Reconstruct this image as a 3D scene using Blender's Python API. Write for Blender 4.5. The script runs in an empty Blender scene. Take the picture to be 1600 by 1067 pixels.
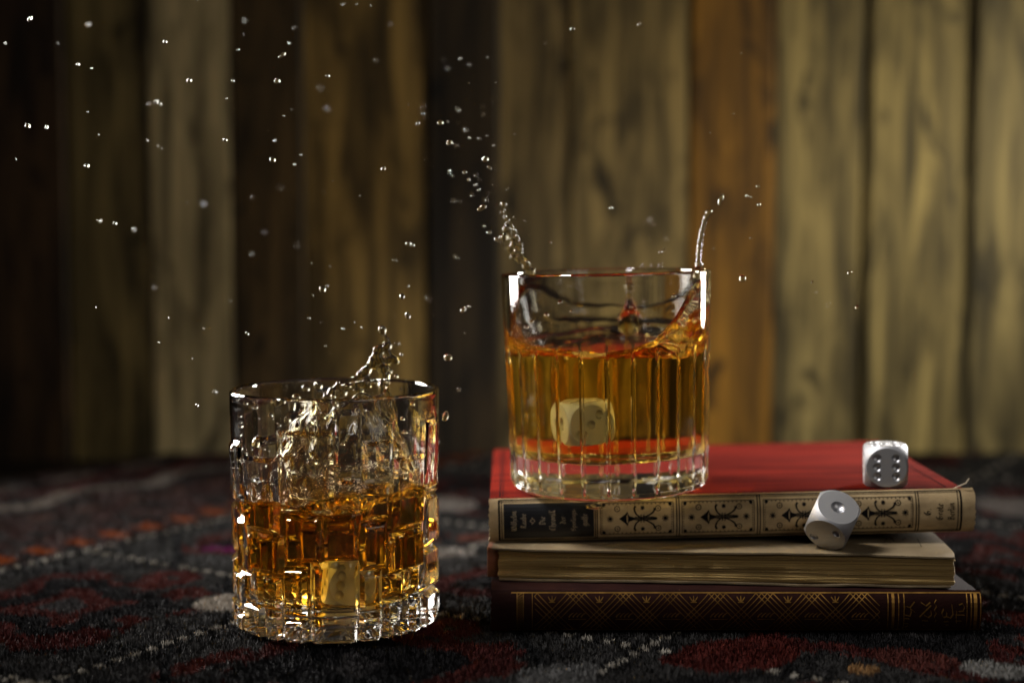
import bpy, bmesh, math, random
import numpy as np
from mathutils import Vector, Matrix, Euler
random.seed(7); rng = np.random.default_rng(7)
R = math.radians
sc = bpy.context.scene
COL = sc.collection
MM = 0.001

# ------------------------------------------------------------------ camera, world, lamps, exposure
CAM_H, FPX, HOR = 0.155, 2222.2, 372.0
PITCH = math.atan((533.5 - HOR) / FPX)
cd = bpy.data.cameras.new("camera"); cam = bpy.data.objects.new("camera", cd); COL.objects.link(cam)
cam.location = (0, 0, CAM_H); cam.rotation_euler = (R(90) - PITCH, 0, 0)
cd.sensor_width = 36; cd.lens = 50; cd.clip_start = 0.01; cd.clip_end = 50
cd.dof.use_dof = True; cd.dof.focus_distance = 0.553; cd.dof.aperture_fstop = 4.0
sc.camera = cam
w = bpy.data.worlds.new("World"); sc.world = w; w.use_nodes = True
w.node_tree.nodes["Background"].inputs[0].default_value = (0.75, 0.8, 1.0, 1)
w.node_tree.nodes["Background"].inputs[1].default_value = 0.006
sc.view_settings.view_transform = 'Standard'; sc.view_settings.look = 'None'
sc.view_settings.exposure = 0.22; sc.view_settings.gamma = 1
cy = sc.cycles
cy.max_bounces = 24; cy.transmission_bounces = 22; cy.glossy_bounces = 8; cy.diffuse_bounces = 3
cy.transparent_max_bounces = 8; cy.caustics_reflective = True; cy.caustics_refractive = True
cy.sample_clamp_indirect = 6; cy.blur_glossy = 0.3; cy.use_denoising = True
try: cy.denoiser = 'OPENIMAGEDENOISE'
except Exception: pass

def lamp(name, loc, target, sx, sy, power, color, spread=180, roll=0):
    l = bpy.data.lights.new(name, 'AREA'); l.shape = 'RECTANGLE'; l.size = sx; l.size_y = sy
    l.energy = power; l.color = color; l.spread = R(spread)
    o = bpy.data.objects.new(name, l); COL.objects.link(o); o.location = loc
    d = Vector(target) - Vector(loc)
    o.rotation_euler = d.to_track_quat('-Z', 'Y').to_euler()
    if roll: o.rotation_euler.rotate_axis('Z', R(roll))
    return o
# slatted softbox up on the left, two edge strips behind on either side, wash on the right part of the planks
for k in range(4):
    d = (k - 1.5) * 0.062
    lamp("overhead_softbox_pane", (-0.30 + d * .8, 0.50, 0.62 + d * .45), (0.03 + d * .8, 0.575, 0.05 + d * .45), 0.040, 0.20, 0.34, (1.0, 0.97, 0.94), 84)
lamp("left_edge_strip", (-0.47, 0.90, 0.23), (-0.02, 0.58, 0.07), 0.20, 0.32, 2.2, (1.0, 0.96, 0.90), 64)
lamp("right_edge_strip", (0.47, 0.90, 0.24), (0.02, 0.58, 0.09), 0.09, 0.32, 1.15, (1.0, 0.96, 0.90), 64)
lamp("wall_wash", (0.64, 0.80, 0.27), (0.22, 1.05, 0.17), 0.14, 0.14, 0.47, (1.0, 0.88, 0.62), 100)
lamp("front_fill", (0.45, -0.05, 0.40), (0.06, 0.57, 0.03), 0.40, 0.40, 0.33, (1.0, 0.93, 0.85), 120)

# ------------------------------------------------------------------ helpers
CP, SP = math.cos(PITCH), math.sin(PITCH)
def ray(x, y):
    u, v = (x - 800) / FPX, (533.5 - y) / FPX
    return Vector((u, CP + v * SP, -SP + v * CP))
def at_y(x, y, Y):
    d = ray(x, y); t = Y / d.y
    return Vector((d.x * t, Y, CAM_H + d.z * t))
def at_z(x, y, z=0.0):
    d = ray(x, y); t = (z - CAM_H) / d.z
    return Vector((d.x * t, d.y * t, z))

def tag(o, label=None, cat=None, group=None, kind=None):
    if label: o['label'] = label
    if cat: o['category'] = cat
    if group: o['group'] = group
    if kind: o['kind'] = kind
    return o
def empty(name, loc=(0, 0, 0), rot=(0, 0, 0)):
    o = bpy.data.objects.new(name, None); COL.objects.link(o); o.location = loc; o.rotation_euler = rot
    o.empty_display_size = 0.01
    return o
def mesh(name, verts, faces, mats, parent=None, smooth=False, fmat=None, sharp=None):
    me = bpy.data.meshes.new(name); me.from_pydata([tuple(v) for v in verts], [], faces); me.update()
    for m in (mats if isinstance(mats, (list, tuple)) else [mats]): me.materials.append(m)
    if fmat is not None: me.polygons.foreach_set('material_index', fmat)
    if smooth: me.polygons.foreach_set('use_smooth', [True] * len(me.polygons))
    if sharp is not None and smooth: me.set_sharp_from_angle(angle=R(sharp))
    o = bpy.data.objects.new(name, me); COL.objects.link(o)
    if parent: o.parent = parent
    return o
def from_bm(name, bm, mats, parent=None, smooth=False, sharp=None):
    me = bpy.data.meshes.new(name); bm.to_mesh(me); bm.free()
    for m in (mats if isinstance(mats, (list, tuple)) else [mats]): me.materials.append(m)
    if smooth:
        me.polygons.foreach_set('use_smooth', [True] * len(me.polygons))
        if sharp is not None: me.set_sharp_from_angle(angle=R(sharp))
    o = bpy.data.objects.new(name, me); COL.objects.link(o)
    if parent: o.parent = parent
    return o
def box_bm(x0, x1, y0, y1, z0, z1, bev=0.0, seg=2):
    bm = bmesh.new(); bmesh.ops.create_cube(bm, size=1)
    for v in bm.verts:
        v.co = Vector((x0 + (v.co.x + .5) * (x1 - x0), y0 + (v.co.y + .5) * (y1 - y0), z0 + (v.co.z + .5) * (z1 - z0)))
    if bev: bmesh.ops.bevel(bm, geom=bm.edges[:], offset=bev, segments=seg, affect='EDGES', profile=.5)
    return bm
def copy_tree(o):
    c = o.copy(); COL.objects.link(c)
    for ch in list(o.children):
        d = ch.copy(); COL.objects.link(d); d.parent = c
    return c
def vnoise(x, y, seed=0):
    """smooth value noise, arrays in, 0..1 out"""
    xi = np.floor(x).astype(np.int64); yi = np.floor(y).astype(np.int64)
    fx = x - xi; fy = y - yi; fx = fx * fx * (3 - 2 * fx); fy = fy * fy * (3 - 2 * fy)
    def h(a, b):
        n = (a * 374761393 + b * 668265263 + seed * 1442695041) & 0xffffffff
        n = ((n ^ (n >> 13)) * 1274126177) & 0xffffffff
        return ((n ^ (n >> 16)) & 0xffff) / 65535.0
    return (h(xi, yi) * (1 - fx) + h(xi + 1, yi) * fx) * (1 - fy) + (h(xi, yi + 1) * (1 - fx) + h(xi + 1, yi + 1) * fx) * fy
def vn1(x, y, seed=0): return float(vnoise(np.array([x]), np.array([y]), seed)[0])

# ------------------------------------------------------------------ materials
def new_mat(name):
    m = bpy.data.materials.new(name); m.use_nodes = True
    nt = m.node_tree; return m, nt, nt.nodes, nt.links
def N(nt, t, **kw):
    n = nt.nodes.new(t)
    for k, v in kw.items():
        if k in n.inputs.keys(): n.inputs[k].default_value = v
        else: setattr(n, k, v)
    return n
def principled(name, color, rough=.5, metal=0, spec=.5, noise=None, bump=None, coord='Object', sheen=0):
    """noise=(scale xyz, amount, dark colour), bump=(scale xyz, strength, distance)"""
    m, nt, nd, lk = new_mat(name); b = nd["Principled BSDF"]
    b.inputs['Base Color'].default_value = (*color, 1); b.inputs['Roughness'].default_value = rough
    b.inputs['Metallic'].default_value = metal; b.inputs['Specular IOR Level'].default_value = spec
    b.inputs['Sheen Weight'].default_value = sheen
    tc = N(nt, 'ShaderNodeTexCoord')
    def tex(scale, detail=5, rough=.6):
        mp = N(nt, 'ShaderNodeMapping'); mp.inputs['Scale'].default_value = scale
        lk.new(tc.outputs[coord], mp.inputs['Vector'])
        t = N(nt, 'ShaderNodeTexNoise'); t.inputs['Scale'].default_value = 1; t.inputs['Detail'].default_value = detail
        t.inputs['Roughness'].default_value = rough
        lk.new(mp.outputs[0], t.inputs['Vector']); return t
    if noise:
        t = tex(noise[0]); r = N(nt, 'ShaderNodeMapRange'); r.inputs[1].default_value = .35; r.inputs[2].default_value = .7
        r.inputs[3].default_value = 0; r.inputs[4].default_value = noise[1]
        lk.new(t.outputs['Fac'], r.inputs[0])
        mx = N(nt, 'ShaderNodeMix', data_type='RGBA'); mx.inputs[6].default_value = (*color, 1); mx.inputs[7].default_value = (*noise[2], 1)
        lk.new(r.outputs[0], mx.inputs[0]); lk.new(mx.outputs[2], b.inputs['Base Color'])
    if bump:
        t = tex(bump[0], 3); bp = N(nt, 'ShaderNodeBump'); bp.inputs['Strength'].default_value = bump[1]; bp.inputs['Distance'].default_value = bump[2]
        lk.new(t.outputs['Fac'], bp.inputs['Height']); lk.new(bp.outputs[0], b.inputs['Normal'])
    return m

def wood_mat():
    m, nt, nd, lk = new_mat("weathered_plank_wood"); b = nd["Principled BSDF"]; b.inputs['Roughness'].default_value = .62
    oi = N(nt, 'ShaderNodeObjectInfo'); tc = N(nt, 'ShaderNodeTexCoord')
    off = N(nt, 'ShaderNodeVectorMath', operation='ADD'); mul = N(nt, 'ShaderNodeMath', operation='MULTIPLY'); mul.inputs[1].default_value = 37.0
    lk.new(oi.outputs['Random'], mul.inputs[0]); lk.new(tc.outputs['Object'], off.inputs[0]); lk.new(mul.outputs[0], off.inputs[1])
    def noise(scale, detail, dist=0):
        mp = N(nt, 'ShaderNodeMapping'); mp.inputs['Scale'].default_value = scale; lk.new(off.outputs[0], mp.inputs['Vector'])
        t = N(nt, 'ShaderNodeTexNoise'); t.inputs['Scale'].default_value = 1; t.inputs['Detail'].default_value = detail; t.inputs['Distortion'].default_value = dist
        lk.new(mp.outputs[0], t.inputs['Vector']); return t
    def rng_(n, a, c, lo, hi):
        r = N(nt, 'ShaderNodeMapRange'); r.inputs[1].default_value = a; r.inputs[2].default_value = c; r.inputs[3].default_value = lo; r.inputs[4].default_value = hi
        lk.new(n.outputs['Fac'], r.inputs[0]); return r
    grain = rng_(noise((160, 30, 6), 6, 1.0), .3, .7, .66, 1.12)
    stain = rng_(noise((60, 8, 9), 5, .7), .38, .60, .30, 1.2)
    knots = rng_(noise((44, 5, 22), 3, .5), .60, .72, 1.0, .12)
    streak = rng_(noise((60, 5, 1.6), 3, .5), .35, .6, .6, 1.1)
    def mm(a, c):
        x = N(nt, 'ShaderNodeMath', operation='MULTIPLY'); lk.new(a.outputs[0], x.inputs[0]); lk.new(c.outputs[0], x.inputs[1]); return x
    f = mm(mm(grain, stain), mm(knots, streak))
    vm = N(nt, 'ShaderNodeVectorMath', operation='SCALE'); lk.new(oi.outputs['Color'], vm.inputs[0]); lk.new(f.outputs[0], vm.inputs['Scale'])
    lk.new(vm.outputs[0], b.inputs['Base Color'])
    bp = N(nt, 'ShaderNodeBump'); bp.inputs['Strength'].default_value = .5; bp.inputs['Distance'].default_value = .001
    lk.new(grain.outputs[0], bp.inputs['Height']); lk.new(bp.outputs[0], b.inputs['Normal'])
    return m
def attr_mat(name, rough=.9, sheen=0.1):
    m, nt, nd, lk = new_mat(name); b = nd["Principled BSDF"]; b.inputs['Roughness'].default_value = rough
    b.inputs['Specular IOR Level'].default_value = .15; b.inputs['Sheen Weight'].default_value = sheen
    a = N(nt, 'ShaderNodeAttribute', attribute_name='wool'); lk.new(a.outputs['Color'], b.inputs['Base Color'])
    return m
def glass_mat():
    m, nt, nd, lk = new_mat("clear_crystal"); nd.remove(nd["Principled BSDF"])
    g = N(nt, 'ShaderNodeBsdfGlass'); g.inputs['Roughness'].default_value = 0; g.inputs['IOR'].default_value = 1.52
    g.inputs['Color'].default_value = (.985, .985, .98, 1)
    tc = N(nt, 'ShaderNodeTexCoord'); t = N(nt, 'ShaderNodeTexNoise'); t.inputs['Scale'].default_value = 70; t.inputs['Detail'].default_value = 2
    lk.new(tc.outputs['Object'], t.inputs['Vector'])
    bp = N(nt, 'ShaderNodeBump'); bp.inputs['Strength'].default_value = .06; bp.inputs['Distance'].default_value = .0012
    lk.new(t.outputs['Fac'], bp.inputs['Height']); lk.new(bp.outputs[0], g.inputs['Normal'])
    lk.new(g.outputs[0], nd["Material Output"].inputs['Surface']); return m
def whisky_mat(name, dens, color):
    m, nt, nd, lk = new_mat(name); nd.remove(nd["Principled BSDF"])
    a = N(nt, 'ShaderNodeAttribute', attribute_name='wetted')      # 1 where the liquid touches the glass
    mr = N(nt, 'ShaderNodeMapRange'); mr.inputs[3].default_value = 1.36; mr.inputs[4].default_value = 1.36 / 1.52
    lk.new(a.outputs['Fac'], mr.inputs[0])
    g = N(nt, 'ShaderNodeBsdfGlass'); g.inputs['Roughness'].default_value = 0; lk.new(mr.outputs[0], g.inputs['IOR'])
    lk.new(g.outputs[0], nd["Material Output"].inputs['Surface'])
    v = N(nt, 'ShaderNodeVolumeAbsorption'); v.inputs['Color'].default_value = (*color, 1); v.inputs['Density'].default_value = dens
    lk.new(v.outputs[0], nd["Material Output"].inputs['Volume'])
    return m
M_WOOD = wood_mat()
M_BACK = principled("dark_backing_board", (.055, .038, .02), .8)
M_TABLE = principled("dark_table_top", (.018, .011, .007), .5, noise=((3, 60, 3), .7, (.006, .004, .003)))
M_PILE = attr_mat("wool_pile", .9, 0); M_KNOT = attr_mat("wool_backing", .9, 0)
M_RED = principled("red_book_cloth", (.105, .0085, .0045), .95, spec=.010, noise=((14, 110, 40), .9, (.040, .003, .002)), bump=((1600, 1600, 1600), .35, .0002))
M_LINEN = principled("beige_spine_linen", (.44, .32, .165), .8, noise=((70, 70, 140), .85, (.20, .135, .062)), bump=((1800, 600, 1400), .5, .0003))
M_INK = principled("black_spine_ink", (.009, .008, .008), 1.0, spec=0)
M_LABEL = principled("black_title_label", (.008, .008, .009), .38, bump=((1500, 1500, 1500), .25, .0002))
M_LABELINK = principled("tan_title_lettering", (.24, .185, .12), .7)
M_PAPER = principled("grey_paper_cover", (.185, .14, .082), .85, spec=.15, noise=((45, 45, 45), .9, (.085, .058, .030)), bump=((300, 300, 300), .3, .0003))
M_PAGES = principled("browned_page_edges", (.50, .34, .12), .75, noise=((5, 25, 1700), .95, (.12, .068, .020)), bump=((9, 60, 2600), .9, .0005))
M_SPEC = principled("gilt_flecks", (.9, .62, .18), .3, 1)
M_LEATHER = principled("dark_maroon_leather", (.018, .0065, .005), .75, spec=.03, noise=((60, 60, 60), .7, (.008, .003, .003)), bump=((900, 900, 900), .4, .0003))
M_EDGE = principled("worn_rust_leather_edge", (.22, .075, .028), .6, noise=((300, 300, 300), .8, (.06, .02, .01)))
M_GOLD = principled("gold_tooling", (.38, .21, .055), .42, 1, noise=((120, 120, 120), .85, (.10, .05, .012)))
M_THREAD = principled("loose_linen_thread", (.55, .46, .33), .8)
M_STEEL = principled("satin_aluminium", (.44, .44, .46), .60, 1, bump=((900, 900, 900), .06, .0001))
M_PIP = principled("dull_pip_metal", (.45, .45, .47), .42, 1)
M_GLASS = glass_mat()
WCOL = (.967, .82, .15)
M_WHISKY = whisky_mat("dark_amber_whisky", 76, (.968, .80, .13))
M_WHISKY_R = whisky_mat("golden_amber_whisky", 40, (.99, .82, .08))
M_DROP = whisky_mat("pale_whisky_drops", 150, WCOL)
def brushed():
    m, nt, nd, lk = new_mat("brushed_aluminium"); b = nd["Principled BSDF"]
    b.inputs['Base Color'].default_value = (.46, .455, .46, 1); b.inputs['Metallic'].default_value = 1; b.inputs['Roughness'].default_value = .52
    tc = N(nt, 'ShaderNodeTexCoord'); mp = N(nt, 'ShaderNodeMapping'); mp.inputs['Scale'].default_value = (4200, 4200, 160); mp.inputs['Rotation'].default_value = (.2, .35, .1)
    lk.new(tc.outputs['Object'], mp.inputs['Vector']); t = N(nt, 'ShaderNodeTexNoise'); t.inputs['Scale'].default_value = 1; t.inputs['Detail'].default_value = 3
    lk.new(mp.outputs[0], t.inputs['Vector']); bp = N(nt, 'ShaderNodeBump'); bp.inputs['Strength'].default_value = .45; bp.inputs['Distance'].default_value = .00012
    lk.new(t.outputs['Fac'], bp.inputs['Height']); lk.new(bp.outputs[0], b.inputs['Normal']); return m
M_BRUSH = brushed()

# ------------------------------------------------------------------ setting: table, plank wall, rug
FLOOR_Z = -0.009
t = mesh("table_top", [(-2, -.3, FLOOR_Z), (2, -.3, FLOOR_Z), (2, 1.4, FLOOR_Z), (-2, 1.4, FLOOR_Z)], [(0, 1, 2, 3)], M_TABLE)
tag(t, kind='structure')
WALL_Y = 1.05
wall = empty("plank_wall", (0, WALL_Y, FLOOR_Z))
tag(wall, "upright weathered wooden planks with dark gaps behind the tumblers", "wall")
from_bm("backing_board", box_bm(-1.3, 1.3, .016, .03, 0, 1.1), M_BACK, wall)
# plank edges read along the picture, one colour each
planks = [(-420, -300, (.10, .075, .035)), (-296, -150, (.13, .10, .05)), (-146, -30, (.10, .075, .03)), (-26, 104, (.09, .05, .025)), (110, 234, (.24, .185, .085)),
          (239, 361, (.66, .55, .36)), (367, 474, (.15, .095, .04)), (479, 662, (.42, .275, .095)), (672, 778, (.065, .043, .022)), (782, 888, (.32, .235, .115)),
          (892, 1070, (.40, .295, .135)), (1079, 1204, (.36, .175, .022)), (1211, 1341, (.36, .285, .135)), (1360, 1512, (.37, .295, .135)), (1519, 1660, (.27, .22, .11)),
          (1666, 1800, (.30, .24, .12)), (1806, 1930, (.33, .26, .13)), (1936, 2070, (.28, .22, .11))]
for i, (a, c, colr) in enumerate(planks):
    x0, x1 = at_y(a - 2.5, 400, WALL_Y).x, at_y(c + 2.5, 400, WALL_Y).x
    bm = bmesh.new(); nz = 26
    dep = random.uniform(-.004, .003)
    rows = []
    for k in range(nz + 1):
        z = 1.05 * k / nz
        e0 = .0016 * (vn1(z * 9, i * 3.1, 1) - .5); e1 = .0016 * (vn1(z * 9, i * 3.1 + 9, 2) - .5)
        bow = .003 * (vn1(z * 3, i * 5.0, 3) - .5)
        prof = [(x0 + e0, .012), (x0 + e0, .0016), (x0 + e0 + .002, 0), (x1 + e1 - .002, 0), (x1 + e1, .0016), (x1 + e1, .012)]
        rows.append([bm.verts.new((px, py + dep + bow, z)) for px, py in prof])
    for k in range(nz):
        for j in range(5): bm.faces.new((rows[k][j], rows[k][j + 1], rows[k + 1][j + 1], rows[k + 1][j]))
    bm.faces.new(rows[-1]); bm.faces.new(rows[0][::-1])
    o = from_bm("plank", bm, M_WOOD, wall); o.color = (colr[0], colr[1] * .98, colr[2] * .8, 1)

# rug: knotted wool, axes turned 57 degrees; pattern in rug coordinates (p along, q across), millimetres
CA, SA = math.cos(R(57)), math.sin(R(57))
def rug_colour(X, Y):
    x = X * 1000; y = Y * 1000
    p = x * CA + y * SA; q = x * SA - y * CA
    kp = np.floor(p / 2.1); kq = np.floor(q / 2.1)
    pk = kp * 2.1 + 1; qk = kq * 2.1 + 1
    wob = 5 * (vnoise(pk / 14, qk / 14, 5) - .5)
    n1 = vnoise(pk / 40, qk / 40, 6); n2 = vnoise(pk / 9, qk / 9, 7)
    kr = vnoise(kp * 7.77, kq * 5.31, 8)
    c = np.empty((len(p), 3)); c[:] = (.052, .049, .047)
    def put(mask, col): c[mask] = col
    put(n2 < .28, (.026, .024, .024))
    field = qk > -566
    L = 157.0
    u = np.mod(pk - 475 + L / 2, L) - L / 2; v = np.mod(qk + 405 + L / 2, L) - L / 2      # distance to the dotted lines
    cu = np.mod(pk - 475, L) - L / 2; cv = np.mod(qk + 405, L) - L / 2                      # from the middle of the compartment
    ph = np.arctan2(cv, cu); rad = np.hypot(cu, cv) * (1 + .20 * np.cos(4 * ph)) + 2.2 * wob
    cell = np.floor((pk - 475) / L) * 3 + np.floor((qk + 405) / L) * 5
    put(field & (rad < 56) & (n2 > .36), (.085, .013, .008))
    put(field & (rad < 50) & (rad > 41) & (n1 > .45), (.075, .012, .010))
    put(field & (rad < 38), (.010, .009, .010))
    put(field & (rad < 22) & (np.mod(cell, 2) < 1), (.08, .013, .009))
    put(field & (rad < 10), (.05, .045, .045))
    put(field & (np.abs(np.hypot(cu - 60, cv) - 9) < 5), (.10, .016, .012))
    put(field & (np.abs(cu) + np.abs(cv) > 92) & (np.abs(cu) + np.abs(cv) < 99), (.010, .010, .011))
    dotp = np.mod(pk, 8.6) < 4.3; dotq = np.mod(qk, 8.6) < 4.3
    put(field & (np.abs(u) < 4.8), (.014, .013, .013)); put(field & (np.abs(v) < 4.8), (.014, .013, .013))
    put(field & (np.abs(u) < 2.2) & dotq, (.44, .40, .34)); put(field & (np.abs(v) < 2.2) & dotp, (.44, .40, .34))
    # border
    b = ~field
    put(b, (.060, .036, .032)); put(b & (n2 > .62), (.085, .040, .036)); put(b & (n2 < .3), (.040, .036, .036))
    put(b & (qk > -590) & (np.mod(pk, 24) < 11) & (qk < -574), (.33, .075, .012)); put(b & (qk > -573) & (qk < -569), (.02, .02, .02))
    tri = np.abs(np.mod(pk, 90) / 45 - 1)
    put(b & (np.abs(qk + 694 - 26 * (tri - .5)) < 8), (.36, .31, .27)); put(b & (np.abs(qk + 745) < 6) & (np.mod(pk, 60) < 38), (.25, .20, .17))
    put(b & (np.abs(qk + 720 + 18 * (tri - .5)) < 5), (.13, .012, .010)); put(b & (np.abs(qk + 650) < 5) & (np.mod(pk, 34) < 14), (.16, .08, .06))
    # single figures
    for (fx, fy, fr, col) in ((-122, 603, 15, (.42, .37, .31)), (178, 506, 13, (.30, .29, .27)), (128, 507, 6, (.36, .20, .08)), (18, 500, 15, (.17, .165, .16)),
                              (-153, 708, 4, (.20, .01, .12)), (-143, 706, 4, (.20, .01, .12)), (92, 530, 20, (.09, .010, .006)), (72, 519, 16, (.09, .010, .006)),
                              (150, 520, 14, (.12, .03, .022)), (-30, 700, 12, (.30, .27, .24)), (-45, 830, 24, (.32, .28, .25)), (310, 640, 18, (.20, .17, .15)),
                              (330, 730, 26, (.16, .012, .010)), (300, 820, 30, (.22, .19, .17)), (-18, 735, 10, (.17, .05, .03))):
        put(np.hypot(x - fx, y - fy) + 1.6 * wob < fr, col)
    c *= (.35 + .30 * kr)[:, None]
    return c
def set_attr(me, cols):
    a = me.color_attributes.new('wool', 'FLOAT_COLOR', 'POINT')
    a.data.foreach_set('color', np.concatenate([cols, np.ones((len(cols), 1))], 1).astype(np.float32).ravel())
def in_rug(X, Y):
    q = X * SA - Y * CA; p = X * CA + Y * SA
    return (q > -.772) & (q < .42) & (Y < 1.035) & (Y > .40)
rug = empty("rug", (0, .7, FLOOR_Z)); tag(rug, "dark patterned oriental wool rug with red motifs under glasses and books", "rug")
st = .003
gx, gy = np.meshgrid(np.arange(-.52, .52, st), np.arange(.40, 1.036, st)); sh = gx.shape
X, Y = gx.ravel(), gy.ravel(); idx = np.arange(len(X)).reshape(sh)
ok = in_rug(X, Y).reshape(sh); fk = ok[:-1, :-1] & ok[1:, 1:] & ok[1:, :-1] & ok[:-1, 1:]
f = np.stack([idx[:-1, :-1][fk], idx[:-1, 1:][fk], idx[1:, 1:][fk], idx[1:, :-1][fk]], 1)
V = np.stack([X, Y - .7, np.full_like(X, .0064)], 1)
o = mesh("backing", V.tolist(), f.tolist(), M_KNOT, rug); set_attr(o.data, rug_colour(X, Y) * .3)
def grid(y0, y1, pitch, outer=False):
    a, b_ = np.meshgrid(np.arange(-.51, .51, pitch), np.arange(y0, y1, pitch)); a = a.ravel(); b_ = b_.ravel()
    a = a + rng.uniform(-.5, .5, a.shape) * pitch; b_ = b_ + rng.uniform(-.5, .5, b_.shape) * pitch
    near = np.abs(a) < .40 * b_ + .03
    k = in_rug(a, b_) & (near if not outer else ~near); return a[k], b_[k]
parts = [grid(.46, .66, .00078) + (.0006,), grid(.66, .84, .0014) + (.001,), grid(.84, 1.03, .0022) + (.0015,), grid(.46, 1.03, .0016, True) + (.0013,), grid(.41, .46, .0013) + (.001,), grid(.41, .46, .0016, True) + (.0013,)]
Vs, Fs, Cs = [], [], []; base = 0
GL = (-.0717, .573)      # foot of the block-cut tumbler
for fx, fy, wd in parts:
    n = len(fx); col = rug_colour(fx, fy) * (.8 + .4 * rng.random(n))[:, None]
    h = rng.normal(.0026, .00022, n) + .0009 * (vnoise(fx * 260, fy * 260, 17) - .5); under = (np.hypot(fx - GL[0], fy - GL[1]) < .0425) | ((fx > -.010) & (fx < .19) & (fy > .552) & (fy < .70))
    h = np.where(under, np.minimum(h, .0024), h)
    kp = np.floor((fx * CA + fy * SA) / .0021); kq = np.floor((fx * SA - fy * CA) / .0021)
    an = rng.uniform(0, 2 * np.pi, n); lean_a = 2 * np.pi * vnoise(kp * 3.3, kq * 4.7, 11) + rng.normal(0, .9, n); lean = rng.uniform(.0002, .0013, n)
    dx, dy = np.cos(an) * wd * .5, np.sin(an) * wd * .5; lx, ly = np.cos(lean_a) * lean, np.sin(lean_a) * lean
    z0 = -.0028
    P = np.empty((n, 5, 3))
    P[:, 0] = np.stack([fx - dx, fy - dy, np.full(n, z0)], 1); P[:, 1] = np.stack([fx + dx, fy + dy, np.full(n, z0)], 1)
    P[:, 2] = np.stack([fx - dx * .8 + lx * .35, fy - dy * .8 + ly * .35, z0 + h * .6], 1); P[:, 3] = np.stack([fx + dx * .8 + lx * .35, fy + dy * .8 + ly * .35, z0 + h * .6], 1)
    P[:, 4] = np.stack([fx + lx, fy + ly, z0 + h], 1)
    ii = base + 5 * np.arange(n)[:, None]
    F3 = np.concatenate([ii + np.array([[0, 1, 3]]), ii + np.array([[0, 3, 2]]), ii + np.array([[2, 3, 4]])], 0)
    Vs.append(P.reshape(-1, 3)); Fs.append(F3); Cs.append(np.repeat(col, 5, 0)); base += 5 * n
V = np.concatenate(Vs); F3 = np.concatenate(Fs); Cc = np.concatenate(Cs)
V = V - np.array([0, .7, FLOOR_Z])
me = bpy.data.meshes.new("pile"); me.vertices.add(len(V)); me.vertices.foreach_set('co', V.astype(np.float32).ravel())
me.loops.add(len(F3) * 3); me.loops.foreach_set('vertex_index', F3.astype(np.int32).ravel())
me.polygons.add(len(F3)); me.polygons.foreach_set('loop_start', (np.arange(len(F3)) * 3).astype(np.int32))
me.update(calc_edges=True); me.materials.append(M_PILE); set_attr(me, Cc)
o = bpy.data.objects.new("pile", me); COL.objects.link(o); o.parent = rug; o['kind'] = 'stuff'

# ------------------------------------------------------------------ stroke tools for the printing on the spines
class Print:
    """collects quads lying on a spine surface S(x, z) -> Vector, lifted along the surface normal"""
    def __init__(self, S, lift): self.S, self.lift, self.v, self.f = S, lift, [], []
    def pt(self, x, z):
        e = 1e-4; a = self.S(x, z); n = (self.S(x + e, z) - self.S(x - e, z)).cross(self.S(x, z + e) - self.S(x, z - e)).normalized()
        self.v.append(a + n * self.lift); return len(self.v) - 1
    def poly(self, pts):
        self.f.append(tuple(self.pt(*p) for p in pts))
    def rect(self, x0, x1, z0, z1, nz=8):
        for k in range(nz):
            a, b = z0 + (z1 - z0) * k / nz, z0 + (z1 - z0) * (k + 1) / nz
            self.poly([(x0, a), (x1, a), (x1, b), (x0, b)])
    def stroke(self, pts, w0, w1=None):
        w1 = w0 if w1 is None else w1; n = len(pts); L = []
        for i, (x, z) in enumerate(pts):
            a = pts[max(0, i - 1)]; b = pts[min(n - 1, i + 1)]; d = Vector((b[0] - a[0], b[1] - a[1])); d = d.normalized() if d.length else Vector((1, 0))
            wd = (w0 + (w1 - w0) * i / max(1, n - 1)) / 2
            L.append((self.pt(x - d.y * wd, z + d.x * wd), self.pt(x + d.y * wd, z - d.x * wd)))
        for i in range(n - 1): self.f.append((L[i][1], L[i + 1][1], L[i + 1][0], L[i][0]))
    def nib(self, pts, nx, nz):
        L = [(self.pt(x - nx, z - nz), self.pt(x + nx, z + nz)) for x, z in pts]
        for i in range(len(pts) - 1): self.f.append((L[i][0], L[i + 1][0], L[i + 1][1], L[i][1]))
    def ring(self, x, z, r, w, n=14):
        self.stroke([(x + r * math.cos(2 * math.pi * k / n), z + r * math.sin(2 * math.pi * k / n)) for k in range(n + 1)], w)
    def disc(self, x, z, r, n=8):
        self.poly([(x + r * math.cos(2 * math.pi * k / n), z + r * math.sin(2 * math.pi * k / n)) for k in range(n)])
    def build(self, name, mat, parent): return mesh(name, self.v, self.f, mat, parent)
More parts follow.
